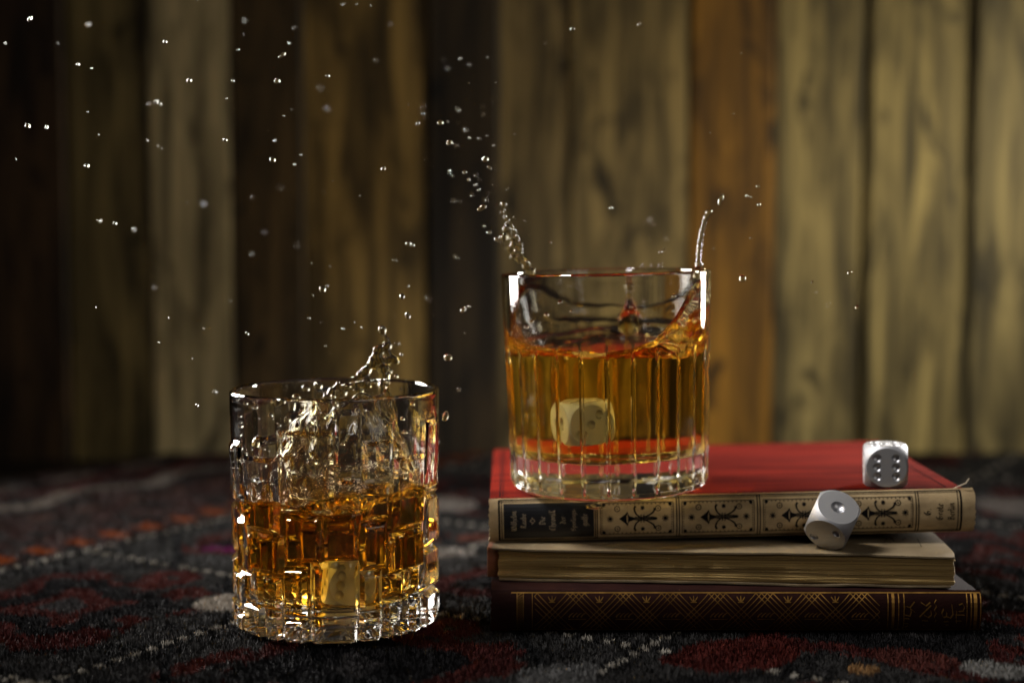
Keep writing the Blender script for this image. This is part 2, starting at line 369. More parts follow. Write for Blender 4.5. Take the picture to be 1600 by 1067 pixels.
GLY = {
 'i': (.5, [[(.15, .95), (.2, .9), (.2, .12), (.4, .02)], [(.18, 1.4), (.26, 1.3)]]), 'l': (.5, [[(.15, 1.75), (.2, 1.6), (.2, .12), (.4, .02)]]),
 'h': (.95, [[(.2, 1.75), (.2, 0)], [(.2, .8), (.55, 1), (.75, .8), (.72, .1), (.5, -.35)]]), 'e': (.72, [[(.2, .48), (.6, .72), (.42, 1), (.18, .75), (.18, .2), (.4, 0), (.62, .18)]]),
 'n': (.95, [[(.1, .9), (.2, 1), (.2, .05)], [(.2, .75), (.55, 1), (.72, .85), (.72, .12), (.9, .02)]]), 'm': (1.4, [[(.1, .9), (.2, 1), (.2, .05)], [(.2, .75), (.5, 1), (.66, .85), (.66, .05)], [(.66, .75), (.95, 1), (1.12, .85), (1.12, .12), (1.3, .02)]]),
 'a': (.9, [[(.65, .8), (.4, 1), (.18, .75), (.18, .2), (.35, 0), (.65, .25)], [(.65, 1), (.65, .12), (.85, .02)]]), 'b': (.9, [[(.2, 1.7), (.2, .15), (.45, 0), (.7, .2), (.7, .75), (.45, 1), (.2, .8)]]),
 'r': (.65, [[(.1, .9), (.2, 1), (.2, .05)], [(.2, .8), (.45, 1), (.6, .85)]]), 'o': (.85, [[(.4, 1), (.16, .75), (.16, .2), (.4, 0), (.68, .2), (.68, .75), (.4, 1)]]),
 'k': (.8, [[(.2, 1.75), (.2, .1)], [(.2, 1.5), (.5, 1.65), (.55, 1.4)], [(.2, .7), (.55, .95)], [(.3, .6), (.5, .1), (.75, .02)]]), 'd': (.9, [[(.2, 1.7), (.68, 1.1), (.7, .2), (.42, 0), (.17, .2), (.17, .7), (.4, 1), (.62, .85)]]),
 's': (.65, [[(.55, .9), (.3, 1), (.16, .75), (.55, .35), (.45, .05), (.15, .1)]]), 'f': (.5, [[(.5, 1.7), (.25, 1.6), (.22, -.3)], [(.05, .95), (.45, .95)]]), 'g': (.9, [[(.65, .9), (.35, 1), (.17, .7), (.17, .2), (.4, .05), (.66, .25)], [(.66, 1), (.68, -.3), (.35, -.55), (.12, -.4)]]),
 'p': (.9, [[(.2, 1.05), (.2, -.6)], [(.2, .8), (.5, 1), (.7, .75), (.7, .2), (.45, 0), (.2, .15)]]), 't': (.6, [[(.25, 1.45), (.22, .15), (.45, .02)], [(.05, .95), (.45, .95)]]),
 'S': (1.1, [[(.9, 1.45), (.6, 1.65), (.3, 1.4), (.35, 1.05), (.8, .8), (.85, .3), (.5, 0), (.12, .2)], [(.12, 1.2), (.2, .6)]]), 'W': (1.6, [[(.05, 1.5), (.25, 1.6), (.3, .3), (.55, .02)], [(.55, .02), (.75, 1.6)], [(.75, 1.55), (.8, .3), (1.05, 0), (1.4, .4), (1.35, 1.2), (1.1, 1.6)]]),
 'R': (1.15, [[(.3, 1.6), (.3, .05)], [(.05, 1.4), (.3, 1.65), (.75, 1.6), (.8, 1.1), (.35, .9)], [(.5, .9), (.8, .15), (1.05, .02)]]), 'D': (1.2, [[(.1, 1.55), (.5, 1.6), (1, 1.2), (1, .4), (.6, 0), (.1, .15)], [(.35, 1.5), (.25, .9), (.45, .3)]]),
 'C': (1.05, [[(.9, 1.5), (.55, 1.65), (.2, 1.2), (.2, .4), (.5, 0), (.9, .2)], [(.55, 1.5), (.5, .3)]]), 'G': (1.25, [[(.9, 1.55), (.5, 1.65), (.15, 1.2), (.15, .4), (.5, 0), (.95, .25), (1, .8), (.6, .9)], [(.5, 1.45), (.48, .35)]]),
 'B': (1.15, [[(.3, 1.6), (.3, .1)], [(.05, 1.45), (.35, 1.65), (.8, 1.5), (.75, 1.05), (.35, .9), (.95, .7), (.9, .2), (.5, 0), (.1, .15)]]), '.': (.4, [[(.15, .15), (.25, .02)]]), '-': (.5, [[(.08, .5), (.4, .55)], [(.08, .3), (.4, .35)]]), ' ': (.5, []),
}
def text_up(P, s, base_x, zc, size, nib=.13):
    """letters whose tops point to -x and that read upwards (+z)"""
    wdt = sum(GLY[c][0] for c in s) * size; z = zc - wdt / 2
    for c in s:
        adv, st_ = GLY[c]
        for pl in st_: P.nib([(base_x - gy * size, z + gx * size) for gx, gy in pl], -.095 * size, .11 * size) if nib else None
        z += adv * size

# ------------------------------------------------------------------ books
def spine_obj(name, L, S, T, mat, parent, x0=0, thick=.0012, nx=60, nz=24, fray=.0004, backY=.003):
    v, f = [], []
    for i in range(nx + 1):
        for j in range(nz + 1):
            x = x0 + L * i / nx
            if i in (0, nx): x += fray * (vn1(j * .7, i, 4) - .5) * 2
            v.append(S(x, T * j / nz))
    n1 = len(v)
    for i in range(nx + 1):
        for j in range(nz + 1): p = v[i * (nz + 1) + j]; v.append(Vector((p.x, max(p.y + thick, -.0002) if False else p.y + thick, p.z * .93 + T * .035)))
    W_ = nz + 1
    for i in range(nx):
        for j in range(nz):
            a = i * W_ + j; f.append((a, a + W_, a + W_ + 1, a + 1)); b = n1 + a; f.append((b, b + 1, b + W_ + 1, b + W_))
    for i in range(nx):
        for j in (0, nz):
            a = i * W_ + j; q = (a, n1 + a, n1 + a + W_, a + W_); f.append(q if j == 0 else q[::-1])
    for j in range(nz):
        for i in (0, nx):
            a = i * W_ + j; q = (a, a + 1, n1 + a + 1, n1 + a); f.append(q if i == 0 else q[::-1])
    return mesh(name, v, f, mat, parent, smooth=True, sharp=50)
def board(name, x0, x1, y0, y1, z0, z1, mat, parent, bump=.0003, nx=24, ny=16, seed=0, r=.0006):
    bm = box_bm(x0, x1, y0, y1, z0, z1, r, 2)
    o = from_bm(name, bm, mat, parent, smooth=True, sharp=40); return o
def page_block(name, x0, x1, y0, y1, z0, z1, mat, parent, rows=56, seed=0, amp=.0005, nx=60, sag=0.0, round_end=0):
    """leaves: every row of the front and side faces steps in or out a little"""
    bm = bmesh.new(); ring = []
    def path(inset):
        pts = []
        for i in range(nx + 1): pts.append((x0 + inset + (x1 - x0 - 2 * inset) * i / nx, y0 + inset, 0))
        for i in range(1, 13): pts.append((x1 - inset, y0 + inset + (y1 - y0 - 2 * inset) * i / 12, 1))
        for i in range(1, 13): pts.append((x1 - inset - (x1 - x0 - 2 * inset) * i / 12, y1 - inset, 2))
        for i in range(1, 12): pts.append((x0 + inset, y1 - inset - (y1 - y0 - 2 * inset) * i / 12, 3))
        return pts
    rings = []
    for k in range(rows + 1):
        t_ = k / rows; inset = amp * (vn1(k * .9, seed, 12) * 1.1 + (.55 if k % 2 else 0) + 1.2 * (vn1(k * .17, seed + 4, 13)))
        R_ = []
        for (x, y, sd) in path(inset):
            g = amp * .9 * (vn1(x * 35, k * .9 + seed, 14) - .5)
            zz = z0 + (z1 - z0) * t_ + .0006 * (vn1(x * 25, k * .12 + seed, 15) - .5) * math.sin(math.pi * t_)
            zz -= sag * (1 - t_) * math.sin(math.pi * min(1, max(0, (x - x0) / (x1 - x0)))) 
            R_.append(bm.verts.new((x, y + (g if sd == 0 else 0), zz)))
        rings.append(R_)
    n = len(rings[0])
    for k in range(rows):
        for i in range(n): j = (i + 1) % n; bm.faces.new((rings[k][i], rings[k][j], rings[k + 1][j], rings[k + 1][i]))
    bm.faces.new(rings[-1]); bm.faces.new(rings[0][::-1])
    return from_bm(name, bm, mat, parent)

# --- lowest book: maroon leather, gold-tooled spine towards the viewer
T3, Y3, X3 = .0164, .5535, -.0083
b3 = empty("leather_book", (X3, Y3, 0)); tag(b3, "dark leather book with gold tooled spine, lowest of the three stacked books", "book")
L3 = .1935
def S3(x, z):
    s = (z / T3) * 2 - 1; return Vector((x, -.0022 * (1 - abs(s) ** 3), z))
spine_obj("spine", L3, S3, T3, M_LEATHER, b3)
board("cover_board", -.0002, L3 - .001, .0012, .140, T3 - .0024, T3 - .0002, M_LEATHER, b3)
board("cover_board", -.0002, L3 - .001, .0012, .140, .0002, .0024, M_LEATHER, b3)
page_block("page_block", .004, L3 - .005, .004, .136, .0026, T3 - .0026, M_PAGES, b3, rows=30, seed=3, nx=30)
P = Print(S3, .00008); P.stroke([(x * MM, T3 - .0009) for x in np.linspace(8, 193, 60)], .00045); P.stroke([(x * MM, .0009) for x in np.linspace(8, 193, 60)], .0004)
z0, z1 = .0012, T3 - .0011
xs0, xs1, per = .0168, .1535, .0186
def clipline(xa, za, xb, zb):
    n = 12; pts = [(xa + (xb - xa) * k / n, za + (zb - za) * k / n) for k in range(n + 1)]
    pts = [p for p in pts if xs0 <= p[0] <= xs1]
    if len(pts) > 1: P.stroke(pts, .00026)
H3 = z1 - z0; k0 = -2
for k in range(-2, 10):
    xc = .0335 + per * k
    for j in (-1.5, -.5, .5, 1.5):
        o_ = j * .00225
        clipline(xc + o_, z1, xc + o_ + H3, z0); clipline(xc + o_, z1, xc + o_ - H3, z0)
P.build("gold_lattice", M_GOLD, b3)
P = Print(S3, .00008)
for k in range(-1, 8):
    xl = .0335 + per * (k + .5) - .0001
    if xs0 < xl < xs1:
        zt = z1 - .0033
        for dx in (-1, 0, 1): P.stroke([(xl, zt), (xl + dx * .0009, zt + .0010), (xl + dx * .0016, zt + .0021)] if dx else [(xl, zt), (xl, zt + .0024)], .0006, .0002)
        P.stroke([(xl - .0012, zt), (xl + .0012, zt)], .0004)
    xl = .0335 + per * k
    if xs0 < xl < xs1:
        for dx in (-.0022, -.0006, .0010, .0026):
            P.stroke([(xl + dx - .0006, z1 - .0092), (xl + dx, z1 - .0083), (xl + dx + .0012, z1 - .0074)], .0006, .0002)
        P.stroke([(xl - .003, z1 - .0100), (xl + .004, z1 - .0100)], .0003)
P.build("gold_sprigs", M_GOLD, b3)
for x, w_ in ((.0103, .0004), (.0128, .0003), (.0163, .00035), (.1565, .0004), (.1585, .0011), (.1607, .0004), (.1628, .0004), (.1876, .0003), (.1893, .0005), (.1910, .0013), (.1930, .0004)):
    P = Print(S3, .00008); P.rect(x - w_ / 2, x + w_ / 2, z0, z1); P.build("gold_band", M_GOLD, b3)
P = Print(S3, .00008)
for k in range(14): P.stroke([(.0105, z0 + k * .001), (.0126, z0 + k * .001 + .0013)], .0003)
P.build("gold_hatching", M_GOLD, b3)
P = Print(S3, .00008)
def px3(x): return (x - 768) * .2491 * MM
for pts in ([(1423, 10.5), (1421, 8.6), (1423, 7), (1431, 6.6), (1433, 8.2), (1431, 10), (1425, 10.4)], [(1431, 10), (1438, 12.2)], [(1432, 9.5), (1439, 8)],
            [(1422, 5.6), (1430, 5.5)], [(1422, 5.6), (1422, 3.6), (1430, 3.4)], [(1424, 1.9), (1429, 2.6)]): P.nib([(px3(a), z * MM) for a, z in pts], -.00016, .00022)
for pts in ([(1446, 6.2), (1452, 7.8), (1464, 10.8)], [(1448, 12), (1456, 10.6), (1463, 12)], [(1453, 7), (1460, 6), (1465, 7), (1464, 8.6)], [(1450, 4.8), (1460, 4.6)], [(1451, 3), (1457, 2.4)]): P.nib([(px3(a), z * MM) for a, z in pts], -.00016, .00025)
P.nib([(px3(1471 + 1.6 * math.sin(k * 1.25)), (4.2 + k * .55) * MM) for k in range(17)], -.00012, .00012)
for pts in ([(1484, 9.4), (1481, 7.6), (1484, 6), (1489, 6.4), (1489, 8)], [(1489, 6.4), (1495, 5.8), (1499, 7.2), (1497, 11.2)], [(1485, 4.2), (1492, 4.4)], [(1488, 2.8), (1493, 3)]): P.nib([(px3(a), z * MM) for a, z in pts], -.00018, .00026)
for pts in ([(1503, 7), (1517, 7)], [(1505, 8.6), (1504, 5.6)], [(1508, 11), (1514, 11.6), (1517, 10), (1515, 8.6), (1508, 8.4)], [(1503, 4.6), (1513, 4.6)], [(1505, 5.5), (1505, 3.6)]): P.nib([(px3(a), z * MM) for a, z in pts], -.00016, .00022)
P.build("gold_lettering", M_GOLD, b3)

# --- middle book: grey paper cover, page edges towards the viewer, turned a little
T2 = .0134; A2 = at_z(768, 857, .0298); B2 = at_z(1498, 869, .0298)
rz2 = math.atan2(B2.y - A2.y, B2.x - A2.x); L2 = (B2 - A2).length
b2 = empty("paper_bound_book", (A2.x, A2.y, T3 + .0002), (0, 0, rz2)); tag(b2, "grey paper covered book with browned page edges, between the other two books", "book")
def cover_sheet(name, z, th, x0, x1, y0, y1, seed, mat, dip=0):
    nx, ny = 64, 20; v, f = [], []
    for s in (1, 0):
        for i in range(nx + 1):
            for j in range(ny + 1):
                x = x0 + (x1 - x0) * i / nx; y = y0 + (y1 - y0) * j / ny
                e = (1 - j / ny) ** 4
                if j == 0: y += .0007 * (vn1(i * .5, seed, 20) - .5) + .0004 * (vn1(i * 2.1, seed, 21) - .5)
                if i == nx: x -= .0016 * max(0, 1 - j / 1.2)
                zz = z + th * s + .0007 * (vn1(i * .16, j * .2 + seed, 22) - .5) * e - dip * e * (i / nx) ** 3 - (.0012 * e * max(0, (i / nx - .9) * 10) ** 2 if dip == 0 else 0) * 0
                v.append((x, y, zz))
    W_ = ny + 1; n1 = (nx + 1) * W_
    for i in range(nx):
        for j in range(ny):
            a = i * W_ + j; f.append((a, a + W_, a + W_ + 1, a + 1)); b = n1 + a; f.append((b, b + 1, b + W_ + 1, b + W_))
    for i in range(nx):
        for j in (0, ny): a = i * W_ + j; q = (a, n1 + a, n1 + a + W_, a + W_); f.append(q if j == 0 else q[::-1])
    for j in range(ny):
        for i in (0, nx): a = i * W_ + j; q = (a, a + 1, n1 + a + 1, n1 + a); f.append(q if i == 0 else q[::-1])
    return mesh(name, v, f, mat, b2, smooth=True, sharp=40)
cover_sheet("front_cover", T2 - .0009, .0007, 0, L2, 0, .128, 1, M_PAPER)
cover_sheet("back_cover", .0002, .0007, .003, L2 - .001, .0006, .128, 2, M_PAPER)
page_block("page_block", .0022, L2 - .0006, .0010, .126, .0012, T2 - .0011, M_PAGES, b2, rows=64, seed=1, nx=110, amp=.00042)
from_bm("hinge_strip", box_bm(-.0022, .0026, .004, .128, .0006, T2 - .0004, .0005), M_EDGE, b2, smooth=True, sharp=40)
def S2(x, y): return Vector((x, y, T2 - .0001))
P = Print(S2, .0004)
def c2(px, py):
    q = at_z(px, py, .030); d = Vector((q.x - A2.x, q.y - A2.y)); return (d.x * math.cos(rz2) + d.y * math.sin(rz2), -d.x * math.sin(rz2) + d.y * math.cos(rz2))
P.stroke([c2(1433, 842), c2(1440, 855)], .0003); P.stroke([c2(1440, 855), c2(1395, 855), c2(1345, 855)], .0002)
for pts in ([(1382, 847), (1386, 841), (1392, 840), (1391, 844), (1386, 846)], [(1393, 841), (1397, 847), (1405, 848), (1412, 845), (1409, 842), (1403, 844)], [(1403, 841), (1412, 840), (1415, 843)], [(1377, 849), (1386, 851), (1398, 850)]):
    P.nib([c2(*p) for p in pts], .00018, .00012)
P.build("cover_emblem", M_INK, b2)
bm = bmesh.new()
for k in range(46):
    x = random.uniform(.01, L2 - .004); z = random.uniform(.002, T2 - .002)
    bmesh.ops.create_icosphere(bm, subdivisions=1, radius=random.uniform(.00008, .0002), matrix=Matrix.Translation((x, .0009 - .0003, z)))
o = from_bm("gilt_flecks", bm, M_SPEC, b2); o['kind'] = 'stuff'

# --- top book: red cloth, printed linen spine towards the viewer, rising 1.3 degrees to the right
T1, TILT = .0180, R(1.3)
b1 = empty("red_cloth_book", (-.0092, .5795, .0300), (0, -TILT, 0)); tag(b1, "red cloth book with printed beige spine, topmost of the stack", "book")
L1, D1 = .1997, .137
def S1(x, z):
    s = (z / T1) * 2 - 1; e = min(1, max(0, (x - .188) / .0117)) ; cap = .0006 * e
    return Vector((x, -.0030 * (1 - abs(s) ** 3.2) + cap, z))
spine_obj("spine", L1, S1, T1, M_LINEN, b1, nx=90)
board("front_cover", .0004, L1 - .004, .0010, D1, T1 - .0026, T1, M_RED, b1)
board("back_cover", .0004, L1 - .004, .0010, D1, 0, .0026, M_RED, b1)
page_block("page_block", .004, L1 - .008, .003, D1 - .004, .0028, T1 - .0028, M_PAGES, b1, rows=30, seed=5, nx=30)
def SC(x, y): return Vector((x, y, T1))
P = Print(SC, .00006)
for a in (.0046, .0058): P.stroke([(a, .004), (a, D1 - .004)], .00055 if a < .005 else .0003)
for a in (L1 - .0105,): P.stroke([(a, .004), (a, D1 - .004)], .0007)
P.stroke([(.0046, .0030), (L1 - .0105, .0030)], .0005)
P.build("cover_frame_line", M_INK, b1)
def px1(x): return (x - 765) * .2611 * MM
# title label with lettering
P = Print(S1, .00007)
for i in range(18):
    xa, xb = px1(788) + (px1(930) - px1(788)) * i / 18, px1(788) + (px1(930) - px1(788)) * (i + 1) / 18
    P.rect(xa, xb, .0016, T1 - .0020, 10)
lab = P.build("title_label", M_LABEL, b1)
P = Print(S1, .00016); zc = T1 / 2
for s, bx, sz in (("Wilhelm", 808, 1.35), ("Raabe", 823, 1.35), ("Die", 853, 1.45), ("Chronik", 869, 1.5), ("der", 885, 1.35), ("Sperlings-", 901, 1.22), ("gaffe", 919, 1.45)):
    text_up(P, s, px1(bx), zc, sz * MM)
P.stroke([(px1(829), zc), (px1(834), zc + .0009), (px1(837), zc), (px1(834), zc - .0009), (px1(829), zc)], .0003); P.stroke([(px1(837), zc), (px1(832), zc + .0014)], .0003); P.stroke([(px1(837), zc), (px1(832), zc - .0014)], .0003)
P.build("title_lettering", M_LABELINK, b1)
# frame lines along the spine
P = Print(S1, .00007)
for zz, w_ in ((T1 - .0007, .0004), (T1 - .0013, .00022), (.0007, .0004), (.0012, .00022)):
    P.stroke([(x, zz) for x in np.linspace(px1(781), px1(1507), 90)], w_)
for x, w_ in ((781, .0008), (785, .00035), (932, .0004), (935, .0004), (1060, .00045), (1064, .00045), (1187, .00045), (1191, .00045), (1312, .00045), (1316, .00045), (1436, .00045), (1440, .00045), (1502, .0004), (1507, .0008)):
    P.rect(px1(x) - w_ / 2, px1(x) + w_ / 2, .0007, T1 - .0007, 12)
P.build("spine_frame_line", M_INK, b1)
# lily ornaments, the tops point left
def ornament(x0, x1):
    P = Print(S1, .00007); W_ = x1 - x0; H_ = .0128; cz = T1 / 2
    def q(u, v): return (x0 + u * W_, cz + v * H_)
    for v_ in (-.5, .5):
        P.stroke([q(u, v_) for u in np.linspace(.02, .98, 14)], .0003)
        for u in np.linspace(.08, .92, 16): P.disc(*q(u, v_ * .93), .00028, 6)
    for u_ in (.02, .98):
        P.stroke([q(u_, v) for v in np.linspace(-.5, .5, 9)], .0003)
        for v in np.linspace(-.36, .36, 10): P.disc(*q(u_ + (.022 if u_ < .5 else -.022), v), .00026, 6)
    for u_, v_ in ((.06, .44), (.06, -.44), (.94, .44), (.94, -.44)):
        P.disc(*q(u_, v_), .00075)
    sp = [(.26, 0), (.30, .07), (.345, .15), (.375, .24), (.385, .15), (.40, .09), (.47, .035)]
    for (a, b) in zip(sp[:-1], sp[1:]): P.poly([q(a[0], -a[1]), q(b[0], -b[1]), q(b[0], b[1]), q(a[0], a[1])])
    P.stroke([q(.47, 0), q(.77, 0)], .0006, .0005); P.stroke([q(.47, .05), q(.66, .045), q(.76, .03)], .0004); P.stroke([q(.47, -.05), q(.66, -.045), q(.76, -.03)], .0004)
    for u_ in (.555, .59): P.stroke([q(u_, -.13), q(u_, .13)], .0005)
    for s in (1, -1):
        P.stroke([q(.54, s * .05), q(.49, s * .14), q(.47, s * .24), q(.465, s * .33), q(.485, s * .40)], .0005, .00095)
        P.stroke([q(.60, s * .05), q(.66, s * .11), q(.71, s * .19), q(.735, s * .28), q(.725, s * .33)], .0005, .0009)
        for u_ in (.24, .78): P.ring(*q(u_, s * .32), .00105, .00036); P.disc(*q(u_, s * .32), .00035, 6)
        u_, v_ = .575, s * .34
        for k in range(4): a = k * math.pi / 4; P.stroke([(q(u_, v_)[0] - .0009 * math.cos(a), q(u_, v_)[1] - .0009 * math.sin(a)), (q(u_, v_)[0] + .0009 * math.cos(a), q(u_, v_)[1] + .0009 * math.sin(a))], .0004)
    for u_ in (.145, .875):
        for k in range(4): a = k * math.pi / 4 + .2; P.stroke([(q(u_, 0)[0] - .0014 * math.cos(a), q(u_, 0)[1] - .0014 * math.sin(a)), (q(u_, 0)[0] + .0014 * math.cos(a), q(u_, 0)[1] + .0014 * math.sin(a))], .0004)
    P.build("lily_ornament", M_INK, b1)
for a, b in ((938, 1057), (1066, 1184), (1194, 1309), (1318, 1433)): ornament(px1(a), px1(b))
P = Print(S1, .00007)
text_up(P, "G.", px1(1459), zc, 1.7 * MM); text_up(P, "Grote", px1(1478), zc, 1.7 * MM); text_up(P, "Berlin", px1(1496), zc, 1.6 * MM)
P.build("publisher_lettering", M_INK, b1)
bm = bmesh.new(); pr = None
tp = [Vector((px1(1500), .001, T1 - .0002)), Vector((px1(1508), -.0005, T1 + .0012)), Vector((px1(1516), -.0010, T1 + .0022)), Vector((px1(1522), -.0004, T1 + .0040))]
for a, b in zip(tp[:-1], tp[1:]):
    d = b - a; bmesh.ops.create_cone(bm, segments=6, radius1=.00022, radius2=.0002, depth=d.length * 1.05, matrix=Matrix.Translation((a + b) / 2) @ d.to_track_quat('Z', 'Y').to_matrix().to_4x4())
from_bm("loose_thread", bm, M_THREAD, b1, smooth=True)

# ------------------------------------------------------------------ tumblers
def weld_grid(nth, rows, close=True):
    f = []
    for k in range(rows - 1):
        for i in range(nth): j = (i + 1) % nth; f.append((k * nth + i, k * nth + j, (k + 1) * nth + j, (k + 1) * nth + i))
    return f
def build_glass(name, label, loc, rot, thetas, outer, rim, inner_prof, contact, rz, mat_g, mat_w):
    """outer: list of rows (z, radius array) from foot to rim; inner_prof(z) radius; contact(theta) height of the liquid; rz: floor z"""
    root = empty(name, loc, rot); tag(root, label, "glass")
    nth = len(thetas); ct, st_ = np.sin(thetas), -np.cos(thetas)      # theta 0 faces the camera, 90 the right
    V, F = [], []
    # foot disc (slightly hollow)
    rows = []
    r0 = outer[0][1]
    for fr, zz in ((.0, .0022), (.35, .0021), (.62, .0015), (.80, .0004), (.90, 0)):
        rows.append((np.full(nth, zz + outer[0][0]), r0 * fr))
    rows[0] = None
    c0 = len(V); V.append((0, 0, .0022 + outer[0][0]))
    first = len(V)
    allrows = rows[1:] + [(np.full(nth, z), r) for z, r in outer]
    # rim: half circle from the outer to the inner edge
    zt, ro = outer[-1][0], outer[-1][1]; ri = inner_prof(zt)
    for k in range(1, 8):
        a = math.pi * k / 8; m = (ro + ri) / 2; h = (ro - ri) / 2
        allrows.append((zt + h * math.sin(a) * .9, m + h * math.cos(a)))
    hc = np.array([contact(t) for t in thetas])
    for k in range(0, 13):
        zz = zt + (hc - zt) * k / 12; allrows.append((zz, np.array([inner_prof(z) for z in zz])))
    for z, r in allrows:
        z = np.broadcast_to(z, (nth,)); r = np.broadcast_to(r, (nth,))
        for i in range(nth): V.append((r[i] * ct[i], r[i] * st_[i], z[i]))
    for i in range(nth): F.append((c0, first + (i + 1) % nth, first + i))
    n_out0 = len(rows) - 1; n_out1 = n_out0 + len(outer)
    A = np.array(V)
    for k in range(len(allrows) - 1):
        for i in range(nth):
            j = (i + 1) % nth; a, b, c_, d = first + k * nth + i, first + k * nth + j, first + (k + 1) * nth + j, first + (k + 1) * nth + i
            if name.startswith("block") and n_out0 <= k < n_out1 - 1:
                m1 = np.hypot(*((A[a] + A[c_]) / 2)[:2]); m2 = np.hypot(*((A[b] + A[d]) / 2)[:2])
                tm = cellmid[k - n_out0][i]
                if abs(m1 - tm) <= abs(m2 - tm): F.append((a, b, c_)); F.append((a, c_, d))
                else: F.append((a, b, d)); F.append((b, c_, d))
            else: F.append((a, b, c_, d))
    g = mesh("glass_body", V, F, mat_g, root, smooth=True)
    g.data.set_sharp_from_angle(angle=R(13))
    # liquid: wall + floor share the very same ring at the contact line
    return root, hc
def build_liquid(name, label, loc, rot, thetas, hc, inner_prof, floor_z, surf, mat):
    nth = len(thetas); ct, st_ = np.sin(thetas), -np.cos(thetas); V, F, wet = [], [], []
    rows = []
    nz = 26
    for k in range(nz + 1):
        t_ = k / nz; zz = hc + (floor_z + .006 - hc) * t_; rows.append((zz, np.array([inner_prof(z) for z in zz])))
    rb = inner_prof(floor_z + .006); 
    for k in range(1, 9):
        a = R(90) * k / 8; rows.append((np.full(nth, floor_z + .006 - .006 * math.sin(a)), np.full(nth, rb - .006 * (1 - math.cos(a)))))
    for fr in (.85, .7, .5, .3, .12): rows.append((floor_z - .0022 * (1 - fr ** 2) + .0004 * np.sin(3 * thetas + 9 * fr) * (1 - fr) * fr * 4, np.full(nth, (rb - .006) * fr)))
    for z, r in rows:
        for i in range(nth): V.append((r[i] * ct[i], r[i] * st_[i], z[i]))
    for k in range(len(rows) - 1):
        for i in range(nth): j = (i + 1) % nth; F.append((k * nth + i, (k + 1) * nth + i, (k + 1) * nth + j, k * nth + j)); wet.append(1)
    c = len(V); V.append((0, 0, floor_z - .0022)); l = (len(rows) - 1) * nth
    for i in range(nth): F.append((l + i, c, l + (i + 1) % nth)); wet.append(1)
    # free surface: polar rings joined to row 0
    fr = [1 - (1 - .02) * (k / 70) ** .9 for k in range(1, 71)]
    prev = 0; Rw = rows[0][1]
    for q in fr:
        s0 = len(V)
        rr = Rw * q
        zz = surf(rr, thetas, q, hc)
        for i in range(nth): V.append((rr[i] * ct[i], rr[i] * st_[i], zz[i]))
        for i in range(nth): j = (i + 1) % nth; F.append((prev + i, prev + j, s0 + j, s0 + i)); wet.append(0)
        prev = s0
    c = len(V); V.append((0, 0, float(np.mean([V[prev + i][2] for i in range(nth)]))))
    for i in range(nth): F.append((prev + i, prev + (i + 1) % nth, c)); wet.append(0)
    # flip so that every face looks out of the liquid
    F = [f_[::1] for f_ in F]
    o = mesh(name, V, F, mat, None, smooth=True)
    o.location = loc; o.rotation_euler = rot
    bm = bmesh.new(); bm.from_mesh(o.data); bmesh.ops.recalc_face_normals(bm, faces=bm.faces[:]); bm.to_mesh(o.data); bm.free()
    a = o.data.attributes.new('wetted', 'FLOAT', 'FACE'); a.data.foreach_set('value', [float(x) for x in wet])
    tag(o, label, "whisky"); return o

# --- block-cut tumbler on the rug
GLX, GLY_, HL = -.0717, .573, .0945
RB = .0394
def px_block(x0, x1, yt, yb):
    def th(x): return math.asin(max(-.995, min(.995, (x - 522) / 163.0)))
    t0, t1 = th(x0), th(x1); tm = (t0 + t1) / 2; Yf = GLY_ - .0415 * math.cos(tm); xm = (x0 + x1) / 2
    return t0, t1, at_y(xm, yb, Yf).z, at_y(xm, yt, Yf).z
front = [(360, 375, 690, 782), (375, 392, 688, 806), (393, 455, 714, 833), (454, 540, 674, 806), (540, 580, 614, 748), (580, 624, 688, 756), (625, 669, 712, 826), (669, 688, 655, 768),
         (359, 375, 784, 862), (376, 397, 808, 892), (398, 461, 835, 899), (462, 521, 807, 882), (522, 576, 807, 878), (540, 579, 750, 805), (580, 621, 758, 814), (577, 618, 816, 892), (619, 668, 829, 894), (669, 687, 770, 852),
         (359, 371, 864, 930), (372, 388, 894, 955), (389, 409, 891, 942), (422, 456, 903, 956), (456, 497, 887, 966), (501, 576, 880, 967), (576, 611, 894, 956), (611, 641, 897, 933), (642, 663, 884, 926), (664, 686, 854, 918),
         (360, 375, 932, 990), (375, 388, 957, 999), (388, 425, 943, 1004), (427, 456, 957, 1007), (457, 497, 968, 1013), (501, 575, 969, 1013), (575, 610, 958, 1010), (611, 649, 933, 1004), (650, 666, 928, 995), (667, 687, 920, 986)]
blocks = []
for q in front:
    t0, t1, za, zb = px_block(*q)
    if q[3] >= 985: za = -.004
    za = max(za, -.004); zb = min(zb, HL - .004)
    blocks.append((t0, t1, za, zb)); blocks.append((t0 + math.pi, t1 + math.pi, za, zb))
RAMP_D = np.array([0, .0004, .0019, .0024]); RAMP_V = np.array([0, .10, .90, 1.0])
ths = set(); zs = set()
for t0, t1, za, zb in blocks:
    for d in RAMP_D: ths.update([(t0 + d / .0415) % (2 * math.pi), (t1 - d / .0415) % (2 * math.pi)]); zs.update([za + d, zb - d])
ths.update(np.linspace(0, 2 * math.pi, 150, endpoint=False).tolist())
def thin(vals, tol):
    vals = sorted(vals); out = [vals[0]]
    for v in vals[1:]:
        if v - out[-1] > tol: out.append(v)
    return out
ths = np.array(thin(ths, .0034)); zs = [z for z in zs if .0008 < z < HL - .006] + [.0008, .0016, HL - .0055, HL - .004, HL - .002, HL - .0013] + list(np.linspace(.003, .086, 26)); zs = np.array(thin(zs, .00016))
def smooth_step(a, b, x): t_ = np.clip((x - a) / (b - a), 0, 1); return t_ * t_ * (3 - 2 * t_)
